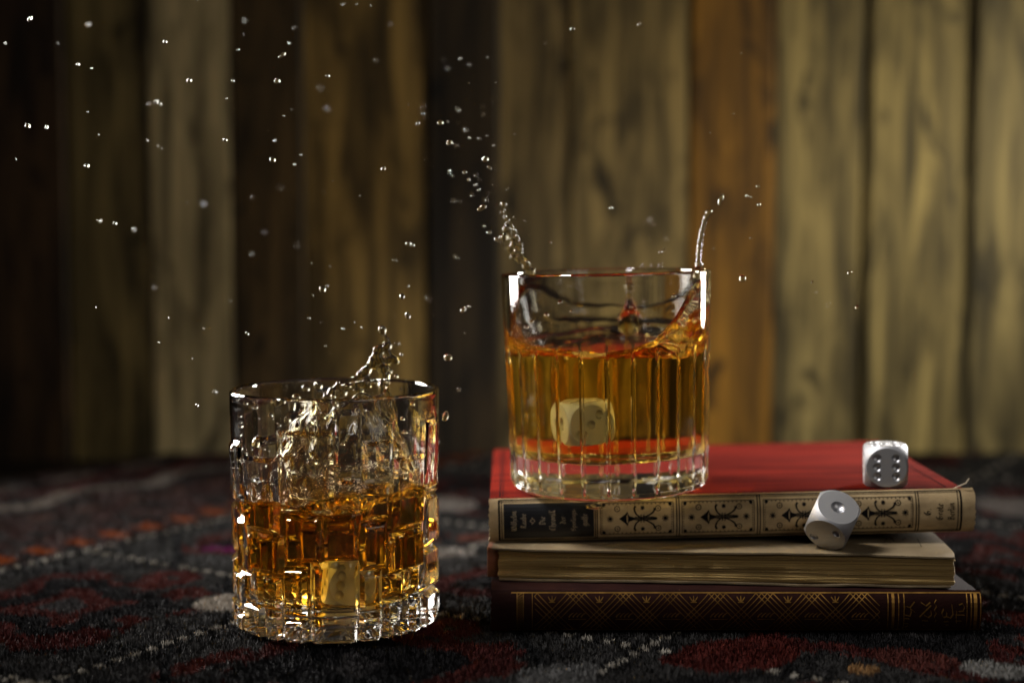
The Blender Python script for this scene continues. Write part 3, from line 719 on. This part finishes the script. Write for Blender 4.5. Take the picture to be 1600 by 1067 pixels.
def block_radius(TH, Z):
    r = np.full(TH.shape, RB) + .0027 * smooth_step(.030, .088, Z) + 0 * TH; base_ = r.copy()
    for t0, t1, za, zb in blocks:
        tm, hw = (t0 + t1) / 2, (t1 - t0) / 2
        d = np.mod(TH - tm + math.pi, 2 * math.pi) - math.pi
        m = (np.abs(d) < hw) & (Z > za) & (Z < zb)
        if not m.any(): continue
        e = np.minimum((hw - np.abs(d)) * .0415, np.minimum(Z - za, zb - Z))
        face = (RB + .0023) / np.cos(np.clip(d, -.6, .6)) * (1 + 0 * Z)
        rr = base_ + (np.maximum(face, base_ + .0010) - base_) * np.interp(e, RAMP_D, RAMP_V)
        r = np.where(m, np.maximum(r, rr), r)
    edge = np.clip((.0024 - Z) / .0024, 0, 1); r = r - .0016 * edge ** 2
    return r
TH, Z = np.meshgrid(ths, zs); RR = block_radius(TH, Z)
tmid = (ths + np.append(ths[1:], ths[0] + 2 * math.pi)) / 2; zmid = (zs[1:] + zs[:-1]) / 2
cellmid = block_radius(*np.meshgrid(tmid, zmid))
RIN_TOP, RIN_BOT = .0394, .0354
FZL = .0118
def inner_l(z): return RIN_BOT + (RIN_TOP - RIN_BOT) * min(1, max(0, (z - .01) / .080)) ** 1.2
def contact_l(t):
    return .0560 + .0026 * math.sin(t - .35) + .0010 * math.sin(3 * t + .4) + .0009 * math.sin(7 * t) + .0006 * math.sin(13 * t + 2)
outerL = [(float(z), RR[k]) for k, z in enumerate(zs)]
LOC_L = (GLX, GLY_, .0003)
gl, hcL = build_glass("block_cut_tumbler", "block cut crystal whisky tumbler standing on the rug", LOC_L, (0, 0, 0), ths, outerL, None, inner_l, contact_l, FZL, M_GLASS, None)
def surf_l(r, th, q, hc):
    x = r * np.sin(th); y = -r * np.cos(th)
    n = vnoise(x * 150 + 20, y * 150 + 20, 31) - .5; n2 = vnoise(x * 380 + 50, y * 380 + 50, 32) - .5
    lump = .0085 * n + .0028 * n2
    w_ = smooth_step(0, .18, np.full_like(r, 1 - q))
    men = .0011 * np.exp(-(1 - q) * 40)
    return hc * (1 - w_) + (.0520 + .0022 * np.sin(th - .35) * q + lump - .004 * np.exp(-((x + .004) ** 2 + (y + .004) ** 2) / .012 ** 2)) * w_ + 0 * men
wl = build_liquid("whisky", "dark amber whisky churning in the block cut tumbler", LOC_L, (0, 0, 0), ths, hcL, inner_l, FZL, surf_l, M_WHISKY)

# --- fluted tumbler on the red book
HR = .0905
loc_r = Vector((.0417, .603, 0)); zr = .0300 + T1 + (loc_r.x + .0092) * math.sin(TILT) + .0003
LOC_R = (loc_r.x, loc_r.y, zr); ROT_R = (0, -TILT, 0)
NF = 26
per_t = 2 * math.pi / NF
tl = []
for k in range(NF):
    c0 = k * per_t + R(3)
    for d in (-.5, -.46, -.43, -.40, -.27, -.13, 0, .13, .27, .40, .43, .46): tl.append((c0 + d * per_t) % (2 * math.pi))
thr = np.array(thin(tl, .002))
zrow = list(np.linspace(0, .004, 7)) + list(np.linspace(.005, .062, 20)) + list(np.linspace(.0635, .073, 10)) + list(np.linspace(.075, HR, 8))
def flute_radius(TH, Z):
    r = .0418 + (.0443 - .0418) * (Z / HR)
    d = np.abs(np.mod((TH - R(3)) / per_t + .5, 1) - .5)
    g = np.interp(d, [0, .40, .43, .46, .5], [0, 0, .3, .92, 1])          # 1 in the groove
    am = smooth_step(.072, .064, Z) if False else (1 - smooth_step(.053, .064, Z)); am = am * smooth_step(.0012, .006, Z)
    flat = .0002 * (1 - (d / .40) ** 2) * (d < .40) * am
    r = r - .0011 * g * am - flat
    e = np.clip((.0045 - Z) / .0045, 0, 1); return r - .0045 * (1 - np.sqrt(1 - np.minimum(e, .98) ** 2))
TH, Z = np.meshgrid(thr, np.array(zrow)); RRr = flute_radius(TH, Z)
FZR = .0148
def inner_r(z): return .0378 + (.0417 - .0378) * min(1, max(0, (z - .012) / .078))
hk = np.array([(0, 60.5), (15, 62), (25, 65.5), (35, 72), (45, 81), (55, 88), (70, 89.2), (90, 89.5), (105, 88), (118, 82), (130, 77), (145, 74.5), (160, 73.5), (180, 75), (195, 76), (208, 80), (220, 86.5), (232, 88.5), (243, 86), (256, 78), (270, 71), (285, 66.5), (300, 63.8), (330, 61.2), (360, 60.5)])
tt = np.radians(np.arange(-360, 720)); hh = np.interp(np.mod(np.arange(-360, 720), 360), hk[:, 0], hk[:, 1]); ker = np.exp(-.5 * (np.arange(-12, 13) / 4.0) ** 2); hh = np.convolve(hh, ker / ker.sum(), 'same')
def contact_r(t): return float(np.interp(t, tt, hh)) * MM + .00035 * math.sin(9 * t) + .0002 * math.sin(23 * t + 1)
outerR = [(float(z), RRr[k]) for k, z in enumerate(zrow)]
gr, hcR = build_glass("fluted_tumbler", "fluted crystal whisky tumbler standing on the red book", LOC_R, ROT_R, thr, outerR, None, inner_r, contact_r, FZR, M_GLASS, None)
def surf_r(r, th, q, hc):
    x = r * np.sin(th); y = -r * np.cos(th)
    hcen = .0565; ex = 2.4 + 9.0 * smooth_step(.066, .086, hc)
    z = hcen + (hc - hcen) * q ** ex
    up = smooth_step(.060, .085, hc)
    rip = (.00035 * np.sin(np.clip(q, .5, 1) * 170 + 1.0 * np.sin(th * 2)) + .0006 * np.sin(np.clip(q, .5, 1) * 96 + 2 + .8 * np.sin(th * 3))) * smooth_step(.5, .8, np.full_like(r, q)) * (1 - smooth_step(.985, 1, np.full_like(r, q))) * (.4 + up)
    n = (vnoise(x * 110 + 9, y * 110 + 9, 41) - .5) * .0016 + (vnoise(x * 300 + 9, y * 300 + 9, 42) - .5) * .0005
    return z + (rip + n) * (1 - smooth_step(.97, 1.0, np.full_like(r, q)))
wr = build_liquid("whisky", "golden whisky sloshing up the walls of the fluted tumbler", LOC_R, ROT_R, thr, hcR, inner_r, FZR, surf_r, M_WHISKY_R)

# ------------------------------------------------------------------ splashes
def tube(bm, pts, rads, seg=8):
    prev = None
    for i, p in enumerate(pts):
        bmesh.ops.create_icosphere(bm, subdivisions=2, radius=rads[i], matrix=Matrix.Translation(p))
        if prev is not None:
            d = p - prev
            if d.length > 1e-6:
                bmesh.ops.create_cone(bm, cap_ends=True, segments=10, radius1=rads[i - 1], radius2=rads[i], depth=d.length, matrix=Matrix.Translation((p + prev) / 2) @ d.to_track_quat('Z', 'Y').to_matrix().to_4x4())
        prev = p
def fuse(name, bm, voxel, mat, parent=None, smooth_it=6, origin=None):
    if origin is not None: bmesh.ops.translate(bm, verts=bm.verts[:], vec=-Vector(origin))
    me = bpy.data.meshes.new("tmp"); bm.to_mesh(me); bm.free(); t_ = bpy.data.objects.new("tmp", me); COL.objects.link(t_)
    m = t_.modifiers.new("r", 'REMESH'); m.mode = 'VOXEL'; m.voxel_size = voxel
    s = t_.modifiers.new("s", 'SMOOTH'); s.factor = .5; s.iterations = smooth_it
    dg = bpy.context.evaluated_depsgraph_get(); out = bpy.data.meshes.new_from_object(t_.evaluated_get(dg)); out.name = name
    bpy.data.objects.remove(t_)
    out.materials.clear(); out.materials.append(mat)
    out.polygons.foreach_set('use_smooth', [True] * len(out.polygons))
    o = bpy.data.objects.new(name, out); COL.objects.link(o)
    if origin is not None: o.location = origin
    if parent: o.parent = parent
    return o
def pp(x, y, Y): return at_y(x, y, Y)
def chain(bm, pts, rads, jitter=.25, bead=0):
    """pts in picture coordinates (x, y, depth)"""
    P_ = [pp(*p) for p in pts]; out, ro = [], []
    for i in range(len(P_) - 1):
        n = max(2, int((P_[i + 1] - P_[i]).length / .0012))
        for k in range(n):
            t_ = k / n; out.append(P_[i].lerp(P_[i + 1], t_)); r_ = rads[i] + (rads[i + 1] - rads[i]) * t_
            ro.append(r_ * (1 + random.uniform(-jitter, jitter) + (bead if random.random() < .25 else 0)))
    out.append(P_[-1]); ro.append(rads[-1]); tube(bm, out, ro)

# crown inside the block-cut tumbler, with an arm thrown over its rim
bm = bmesh.new(); nph, nt_ = 96, 40
cx, cyy = at_y(541, 690, .575).x, .575
def crown(ph, t_, off):
    r = .0270 - .0110 * t_ ** 1.5 + .0022 * (vn1(ph * 3.2, t_ * 5, 51) - .5) * 2 + .0015 * math.sin(5 * ph + 4 * t_)
    top = .088 + .006 * math.sin(ph + .6) + .005 * (vn1(ph * 2.2, 3, 52) - .5) * 2
    z = .0520 + (top - .0520) * t_
    lump = .0009 * (vn1(ph * 7, t_ * 9, 53) - .5) * 2
    return Vector((cx + (r + off + lump) * math.sin(ph), cyy - (r + off + lump) * math.cos(ph), z))
sides = []
for off in (.00085, -.00085):
    g = [[bm.verts.new(crown(2 * math.pi * i / nph, j / nt_, off * (1.1 - .35 * j / nt_))) for i in range(nph)] for j in range(nt_ + 1)]
    sides.append(g)
for s, g in enumerate(sides):
    for j in range(nt_):
        for i in range(nph):
            k = (i + 1) % nph; q = (g[j][i], g[j][k], g[j + 1][k], g[j + 1][i]); bm.faces.new(q if s == 0 else q[::-1])
for j in (0, nt_):
    for i in range(nph): k = (i + 1) % nph; q = (sides[0][j][i], sides[1][j][i], sides[1][j][k], sides[0][j][k]); bm.faces.new(q if j == 0 else q[::-1])
for k in range(46):          # beads on the sheet
    ph, t_ = random.uniform(0, 2 * math.pi), random.uniform(.1, 1.0); c_ = crown(ph, t_, .0006); bmesh.ops.create_icosphere(bm, subdivisions=2, radius=random.uniform(.0008, .0019), matrix=Matrix.Translation(c_))
YA = .585
chain(bm, [(505, 628, YA), (528, 604, YA), (556, 592, YA), (572, 578, YA), (584, 566, YA)], [.0020, .0019, .0016, .0020, .0024])
chain(bm, [(596, 612, YA), (602, 590, YA), (598, 572, YA), (590, 556, YA), (594, 546, YA), (606, 540, YA)], [.0018, .0022, .0026, .0024, .0022, .0018])
chain(bm, [(606, 540, YA), (604, 530, YA), (598, 521, YA)], [.0018, .0011, .0009])
chain(bm, [(600, 545, YA), (607, 553, YA), (615, 561, YA), (621, 565, YA)], [.0016, .0013, .0015, .0011])
chain(bm, [(590, 556, YA), (582, 560, YA), (586, 572, YA)], [.0016, .0014, .0014])
chain(bm, [(540, 604, .58), (560, 600, .58), (585, 598, .58)], [.0017, .0024, .0020])
for (x, y, r_) in ((597, 515, .0019), (587, 547, .0016), (607, 563, .0019), (572, 592, .0020), (560, 610, .0024), (535, 612, .0022), (497, 602, .0020), (478, 606, .0018), (463, 622, .002), (610, 580, .0012), (455, 640, .0017), (448, 660, .0016)):
    bmesh.ops.create_icosphere(bm, subdivisions=2, radius=r_, matrix=Matrix.Translation(pp(x, y, YA)))
spl = fuse("splash", bm, .00042, M_DROP, None, 5, origin=(GLX, GLY_, .059))
tag(spl, "pale crown of whisky leaping out of the block cut tumbler", "splash")

# beaded jet over the left rim of the fluted tumbler
bm = bmesh.new(); YB = .598
chain(bm, [(826, 424, YB), (818, 408, YB), (808, 392, YB), (800, 374, YB), (793, 356, YB), (789, 336, YB), (786, 322, YB)], [.0016, .0013, .0011, .0008, .0006, .0005, .0004], .3, .9)
chain(bm, [(831, 424, YB), (823, 412, YB), (815, 398, YB), (811, 384, YB), (806, 366, YB), (801, 352, YB)], [.0012, .0010, .0007, .0006, .0005, .0004], .3, .9)
chain(bm, [(812, 410, YB), (800, 396, YB), (790, 386, YB), (782, 379, YB), (776, 374, YB)], [.0009, .0006, .0005, .0006, .0010], .2, .4)
for (x, y, r_) in ((787, 319, .0014), (791, 358, .0016), (787, 371, .0018), (798, 388, .0013), (805, 394, .0013), (813, 381, .001), (806, 370, .0012), (800, 402, .0012), (810, 403, .0014), (822, 415, .0013), (796, 362, .001), (793, 344, .0009), (785, 331, .001)):
    bmesh.ops.create_icosphere(bm, subdivisions=2, radius=r_, matrix=Matrix.Translation(pp(x, y, YB)))
o = fuse("splash", bm, .00026, M_DROP, None, 3, origin=pp(826, 424, YB)); tag(o, "beaded jet of whisky spurting over the left rim of the fluted tumbler", "splash")
# thin strand over the right rim
bm = bmesh.new(); YC = .598
chain(bm, [(1092, 430, YC), (1091, 412, YC), (1092, 396, YC), (1094, 376, YC), (1097, 358, YC), (1101, 344, YC), (1106, 334, YC), (1108, 331, YC)], [.0021, .0012, .0011, .0010, .0010, .0009, .0010, .0013], .10, .12)
chain(bm, [(1104, 440, YC), (1098, 424, YC), (1096, 412, YC)], [.0020, .0013, .0008])
o = fuse("splash", bm, .00026, M_DROP, None, 4, origin=pp(1092, 418, YC)); tag(o, "thin upright strand of whisky above the right rim of the fluted tumbler", "splash")
# froth against the right wall and the little stalk with a ball on top, inside the fluted tumbler
bm = bmesh.new()
for k in range(170):
    t_ = random.random(); x = 1108 - 40 * t_ ** 1.4 + random.uniform(-10, 6); y = 428 + 75 * t_ + random.uniform(-10, 12)
    xx = min(x, 1104); Yq = .603 - .034 * math.sqrt(max(0, 1 - ((xx - 953.5) / 156.0) ** 2)) * random.choice((1, .6, .2))
    bmesh.ops.create_icosphere(bm, subdivisions=2, radius=random.choice((.0004, .0006, .0008, .0011, .0015)), matrix=Matrix.Translation(pp(xx, y, Yq)))
o = fuse("foam", bm, .0003, M_DROP, None, 2, origin=pp(1090, 460, .6)); tag(o, "bubbly froth climbing the right wall inside the fluted tumbler", "froth"); o['kind'] = 'stuff'
bm = bmesh.new(); YD = .628
chain(bm, [(985, 508, YD), (985, 494, YD), (985, 480, YD), (984, 466, YD), (984, 456, YD)], [.0062, .0042, .0024, .0014, .0009], .08)
bmesh.ops.create_icosphere(bm, subdivisions=3, radius=.0019, matrix=Matrix.Translation(pp(984, 449, YD)))
o = fuse("splash", bm, .0003, M_DROP, None, 5, origin=pp(985, 500, YD)); tag(o, "short stalk of whisky topped by a ball inside the fluted tumbler", "splash")

# ------------------------------------------------------------------ dice
SIDE = .0174; HA = SIDE / 2
def make_die():
    def tmp(bm):
        me = bpy.data.meshes.new("t"); bm.to_mesh(me); bm.free(); o = bpy.data.objects.new("t", me); COL.objects.link(o); return o
    bm = bmesh.new(); bmesh.ops.create_cube(bm, size=SIDE); cube = tmp(bm)
    bm = bmesh.new(); bmesh.ops.create_uvsphere(bm, u_segments=96, v_segments=64, radius=HA * 1.365); sph = tmp(bm)
    faces = {1: Vector((0, -1, 0)), 6: Vector((0, 1, 0)), 2: Vector((0, 0, -1)), 5: Vector((0, 0, 1)), 3: Vector((1, 0, 0)), 4: Vector((-1, 0, 0))}
    g = HA * .44
    lay = {1: [(0, 0)], 2: [(-1, -1), (1, 1)], 3: [(-1, -1), (0, 0), (1, 1)], 4: [(-1, -1), (-1, 1), (1, -1), (1, 1)], 5: [(-1, -1), (-1, 1), (1, -1), (1, 1), (0, 0)], 6: [(-1, -1), (-1, 0), (-1, 1), (1, -1), (1, 0), (1, 1)]}
    bm = bmesh.new(); cs = []
    for n, d in faces.items():
        u = Vector((1, 0, 0)) if abs(d.x) < .5 else Vector((0, 1, 0)); v = d.cross(u)
        rr = HA * (.36 if n == 1 else .23)
        for a, b in lay[n]:
            c = d * (HA + rr * .42) + u * a * g + v * b * g; cs.append((c, rr)); bmesh.ops.create_uvsphere(bm, u_segments=28, v_segments=20, radius=rr, matrix=Matrix.Translation(c))
    cut = tmp(bm)
    for t_, op in ((sph, 'INTERSECT'), (cut, 'DIFFERENCE')):
        m = cube.modifiers.new("b", 'BOOLEAN'); m.operation = op; m.object = t_; m.solver = 'EXACT'
    dg = bpy.context.evaluated_depsgraph_get(); me = bpy.data.meshes.new_from_object(cube.evaluated_get(dg))
    for t_ in (cube, sph, cut): bpy.data.objects.remove(t_)
    bm = bmesh.new(); bm.from_mesh(me); bmesh.ops.triangulate(bm, faces=[f for f in bm.faces if len(f.verts) > 4])
    body_f, pip_f = [], [[] for _ in cs]
    for f in bm.faces:
        c = f.calc_center_median(); hit = None
        for i, (pc, rr) in enumerate(cs):
            if all((v.co - pc).length < rr * 1.01 for v in f.verts): hit = i; break
        (body_f if hit is None else pip_f[hit]).append(f)
    def extract(name, fs, mats):
        vm, V, F, mi = {}, [], [], []
        for f in fs:
            ids = []
            for v in f.verts:
                if v.index not in vm: vm[v.index] = len(V); V.append(v.co.copy())
                ids.append(vm[v.index])
            F.append(ids); n = f.normal; mi.append(1 if max(abs(n.x), abs(n.y), abs(n.z)) > .9995 and name == "die" else 0)
        return mesh(name, V, F, mats, None, smooth=True, fmat=mi, sharp=14 if name == "die" else None)
    bm.verts.index_update(); bm.faces.index_update(); bm.normal_update()
    d = extract("die", body_f, [M_STEEL, M_BRUSH])
    for fs in pip_f:
        if fs: p = extract("pip", fs, [M_PIP]); p.parent = d
    bm.free(); return d
die0 = make_die()
def die_pose(o, loc, M3):
    o.matrix_world = Matrix.Translation(loc) @ M3.to_4x4()
# local axes: 1 -> -y, 6 -> +y, 2 -> -z, 5 -> +z, 3 -> +x, 4 -> -x
def basis(n_y, n_z):      # world directions of local +y and +z
    y_ = Vector(n_y).normalized(); z_ = (Vector(n_z) - Vector(n_z).dot(y_) * y_).normalized(); x_ = y_.cross(z_)
    return Matrix((x_, y_, z_)).transposed()
d1 = die0; a = R(-11); xd = at_y(1383.5, 730, .590).x
die_pose(d1, Vector((xd, .5905, .0300 + T1 + (xd + .0092) * math.tan(TILT) + HA + .0001)), Matrix.Rotation(-TILT, 3, 'Y') @ basis((math.sin(a), -math.cos(a), 0), (0, 0, 1)))
tag(d1, "aluminium die showing six and five on the red book cover", "die", "metal dice")
d2 = copy_tree(die0)
_t = (Vector((0, 0, CAM_H)) - at_y(1300.5, 808, .5665)).normalized(); _r = Vector((0, 0, 1)).cross(_t).normalized(); _u = _t.cross(_r)
def cw(v): return _r * v[0] + _u * v[1] + _t * v[2]       # right / up / towards the viewer
n1, n2 = cw((.25, .59, .77)), cw((-.29, -.68, .67))
die_pose(d2, at_y(1300.5, 808, .5665) - Vector((0, 0, .001)), basis(-n1, -n2)); tag(d2, "aluminium die showing one, tipped against the printed spine", "die", "metal dice")
d3 = copy_tree(die0); die_pose(d3, at_y(541, 906, .557), basis((.30, -.95, .10), (.10, .1, 1))); tag(d3, "metal die at the bottom of the block cut tumbler", "die", "metal dice")
d4 = copy_tree(die0); die_pose(d4, at_y(918, 655, .588), basis((.97, .20, .10), (-.10, -.06, 1))); tag(d4, "metal die sinking in the whisky of the fluted tumbler", "die", "metal dice")

# ------------------------------------------------------------------ flying drops: (x, y, radius in picture px, depth behind the focus)
bm = bmesh.new(); bmesh.ops.create_icosphere(bm, subdivisions=3, radius=1.0); me_d = bpy.data.meshes.new("droplet"); bm.to_mesh(me_d); bm.free()
me_d.polygons.foreach_set('use_smooth', [True] * len(me_d.polygons)); me_d.materials.append(M_DROP)
drops = """47 30 5 0;8 68 3 1;138 39 4 2;90 68 2 2;122 101 4 0;143 107 2.5 0;258 66 4 0;296 126 5 0;307 1 2 0;381 33 4 2;380 55 2 1;372 78 3 0;364 127 3 0;354 154 2 0;352 219 4 0;137 175 1.5 0;244 158 5 1;250 163 4.5 1;231 162 3 2;44 197 5.5 0;73 199 4 0;154 211 1.5 0;230 220 3 1;246 228 2.5 1;253 232 1.5 0;25 249 1.5 0;136 259 5 0;156 345 4.5 1;180 349 4 0;208 359 4 2;319 319 4 2;292 316 2 1;395 309 2 2;393 396 4 2
459 43 4 2;451 68 4 1;441 87 5.5 0;433 127 6 0;512 119 4 0;500 138 5 3;511 171 5 3;535 6 3 2;557 7 2 0;579 10 2 0;659 12 3 3;610 38 3 2;586 95 4 2;443 181 2 0;455 172 2 1;429 219 4 1;426 250 6 0;470 242 2.5 0;460 257 3 0;599 264 4.5 0;436 293 4 3;413 363 3 2;463 382 4 3;503 300 4 3;519 283 1.2 0;562 306 1.5 0;638 380 5.5 0;644 383 5 0
719 92 3.5 0;762 90 1.5 0;734 101 4 2;700 107 4 2;692 93 2 2;772 154 3 3;638 164 2 1;659 168 3 1;664 165 2 1;661 178 3.5 0;664 185 3 2;653 193 4 0;688 192 6 0;699 190 3 1;716 172 5 2;716 192 2.5 2;726 203 6 2;755 179 4 2;754 167 3 2;734 216 3 0;749 217 3.5 1;761 212 2 1;771 227 2 0;702 223 6 0;713 228 4 2;758 249 7 0;765 262 4 0;773 261 3 2;702 268 4.5 1;707 275 4 1;726 269 4.5 0;732 281 3.5 0;743 274 3.5 2;749 281 3 2;743 289 5 1;748 297 3 0;737 304 4 2;758 312 5 2;763 302 3 2;709 313 5 2;719 315 3 2;753 325 7 0;794 295 4 1;672 298 3 3;674 258 2 2;756 353 4 1;765 363 5.5 1;775 373 5 1;721 349 2 2;667 246 2 2;732 130 1.5 0;774 129 1.5 0;769 286 3 3;820 345 2 0;812 375 2 1;828 366 2 1;860 379 1.5 0;803 340 2 1
487 411 1.2 0;516 416 1.2 0;617 405 4 2;711 401 5 1;716 403 3 1;504 452 7 0;511 446 3.5 1;488 461 2.5 0;628 463 5.5 0;638 447 2.5 0;637 493 6 0;665 466 4 2;671 468 3 2;724 484 5.5 0;733 479 3 0;678 493 2 1;483 497 2.5 0;501 504 2 1;536 513 3 0;553 503 2 0;565 512 2 0;509 540 2 0;621 537 5.5 1;627 554 3.5 0;700 558 8.5 0;717 609 5 1;605 596 7 0;619 588 5 0;727 521 1.2 0
1184 291 3.5 0;1167 306 3 0;1174 308 2 0;1186 320 4 0;1126 312 6 0;1173 372 2 0;1116 388 2.5 1;1160 435 7 0;1269 441 2.5 0;1276 457 2 1;1294 476 3 2;1327 426 4 0;1339 480 4 0;1032 394 4 0;1038 390 4 1;1040 372 4 2;1023 351 3 1;1017 343 5 2;1015 373 3 2;1008 348 3 3;1004 415 4 1;1019 414 4 1;1031 415 5 1
894 46 4.5 0;999 38 4 0;1021 28 2 1;852 68 2.5 1;900 89 2.5 1;880 96 2 1;1158 84 1.5 0;1146 178 1.5 0;1110 208 1.2 0;955 325 4 0;1026 197 1.2 0;804 210 1.5 0
308 633 3.5 0;248 535 2 0;386 521 4 0;318 513 2 0;263 497 1.5 0;240 449 3 2;210 357 2 2;337 612 4 1;360 470 2 1;150 480 1.5 0;300 560 1.5 0;696 650 7.5 0"""
DEPTH = {0: (.560, .572), 1: (.598, .625), 2: (.645, .69), 3: (.71, .76)}
seen_labels = {}
special = {(47, 30): "sharp clear droplet high in the corner before the darkest plank", (700, 558): "largest amber tinted droplet, flying between the two tumblers", (696, 650): "wet pear shaped drop clinging beside the right rim of the block cut tumbler",
           (758, 249): "large bright droplet highest in the spray beside the fluted tumbler's left rim", (1160, 435): "large oval droplet just past the right rim of the fluted tumbler", (1126, 312): "lumpy elongated droplet above the thin whisky strand",
           (504, 452): "large round droplet nearest above the left half of the block cut tumbler", (753, 325): "elongated droplet in the spray beside the fluted tumbler", (605, 596): "round droplet just above the rim behind the block cut tumbler's splash",
           (638, 380): "upper dark droplet of a touching pair midway between the two tumblers", (644, 383): "brightest white droplet of a touching pair midway between the two tumblers", (1339, 480): "bright droplet farthest to the right, before the pale planks", (637, 493): "round droplet below another of its size between splash and planks"}
for line in drops.replace("\n", ";").split(";"):
    x, y, r_, b = [float(q) for q in line.split()]
    lo, hi = DEPTH[int(b)]; Yd = random.uniform(lo, hi)
    if (int(x), int(y)) in ((696, 650),): Yd = .572
    o = bpy.data.objects.new("droplet", me_d); COL.objects.link(o); o.location = at_y(x, y, Yd)
    rad = r_ * Yd / FPX * (.76 if b == 0 else .52)
    el = random.choice((1, 1, .92, 1.1, 1.25, 1.5))
    if (int(x), int(y)) == (753, 325): el = 1.6
    if (int(x), int(y)) == (1126, 312): el = 2.0
    if (int(x), int(y)) == (696, 650): el = 1.5
    o.scale = (rad * el ** -.5, rad * el ** -.5, rad * el); o.rotation_euler = (random.uniform(-.5, .5), random.choice((-1, 1)) * random.uniform(.2, 1.0), 0)
    if (int(x), int(y)) == (753, 325): o.rotation_euler = (0, R(60), 0)
    if (int(x), int(y)) == (1126, 312): o.rotation_euler = (0, R(20), 0)
    key = (int(x), int(y)); blur = "sharp" if b == 0 else "blurred"
    if key in special: tag(o, special[key], "droplet"); continue
    size = "minute" if r_ <= 2 else "small" if r_ <= 3.5 else "middling" if r_ <= 5 else "large"
    plank = next(n for lim, n in ((104, "near black plank"), (235, "dark plank left of the grey one"), (366, "pale grey plank"), (476, "dark plank right of the grey one"),
             (667, "broad brown plank"), (780, "black plank between the glasses"), (890, "narrow brown plank"), (1075, "plank above the fluted glass"),
             (1207, "orange brown plank"), (1350, "tan plank beside orange one"), (1700, "wide tan plank with knots")) if x < lim)
    hgt = "at the very top" if y < 60 else "near the top" if y < 140 else "in the upper part" if y < 230 else "at mid height" if y < 320 else "below mid height" if y < 430 else "level with the glasses"
    if 690 <= x < 835 and y >= 230: plank = "spray by the fluted glass"
    lb = f"{size} {blur} droplet {hgt} {'in' if plank.startswith('spray') else 'before'} the {plank}"
    tag(o, lb, "droplet", "flying droplets: " + lb)
# drops clinging inside the block-cut tumbler, amber drip under the fluted tumbler's foot
for (x, y, Yd, r_, el, ry, lb) in ((404, 690, .541, 10, 1.25, 40, "fat whisky drop clinging inside the left wall of the block cut tumbler"), (440, 628, .545, 9, 1.8, 75, "long lying drop under the front rim of the block cut tumbler"),
                                   (521, 619, .541, 4, 1, 0, "upper small drop of a close pair under the front rim"), (524, 632, .541, 5, 1, 0, "lower small drop of a close pair under the front rim")):
    o = bpy.data.objects.new("droplet", me_d); COL.objects.link(o); o.location = at_y(x, y, Yd); rad = r_ * Yd / FPX
    o.scale = (rad * el ** -.5, rad * el ** -.5, rad * el); o.rotation_euler = (0, R(ry), 0); tag(o, lb, "droplet")
o = bpy.data.objects.new("droplet", me_d); COL.objects.link(o); o.location = at_y(928, 791, .566); o.scale = (.0036, .002, .0012); tag(o, "amber drop hanging under the foot of the fluted tumbler", "droplet")

def spatter(name, label, loc, rot, inner, z0, z1, n, seed):
    rr = random.Random(seed); bm = bmesh.new(); M0 = Matrix.Translation(loc) @ Euler(rot).to_matrix().to_4x4()
    for k in range(n):
        t_ = rr.uniform(-1.35, 1.35) + (math.pi if rr.random() < .25 else 0); z = z0 + (z1 - z0) * rr.random() ** 1.2; r = rr.choice((.00022, .0003, .0004, .0006, .0009)); R_ = inner(z) - r * .45
        bmesh.ops.create_icosphere(bm, subdivisions=2, radius=r, matrix=M0 @ Matrix.Translation((R_ * math.sin(t_), -R_ * math.cos(t_), z)))
    o = from_bm(name, bm, M_DROP, None, smooth=True); tag(o, label, "spatter", kind='stuff'); return o
spatter("spatter", "fine beads of whisky inside the upper wall of the block cut tumbler", LOC_L, (0, 0, 0), inner_l, .060, .092, 120, 1)
spatter("spatter", "fine beads of whisky inside the upper wall of the fluted tumbler", LOC_R, ROT_R, inner_r, .066, .088, 40, 2)
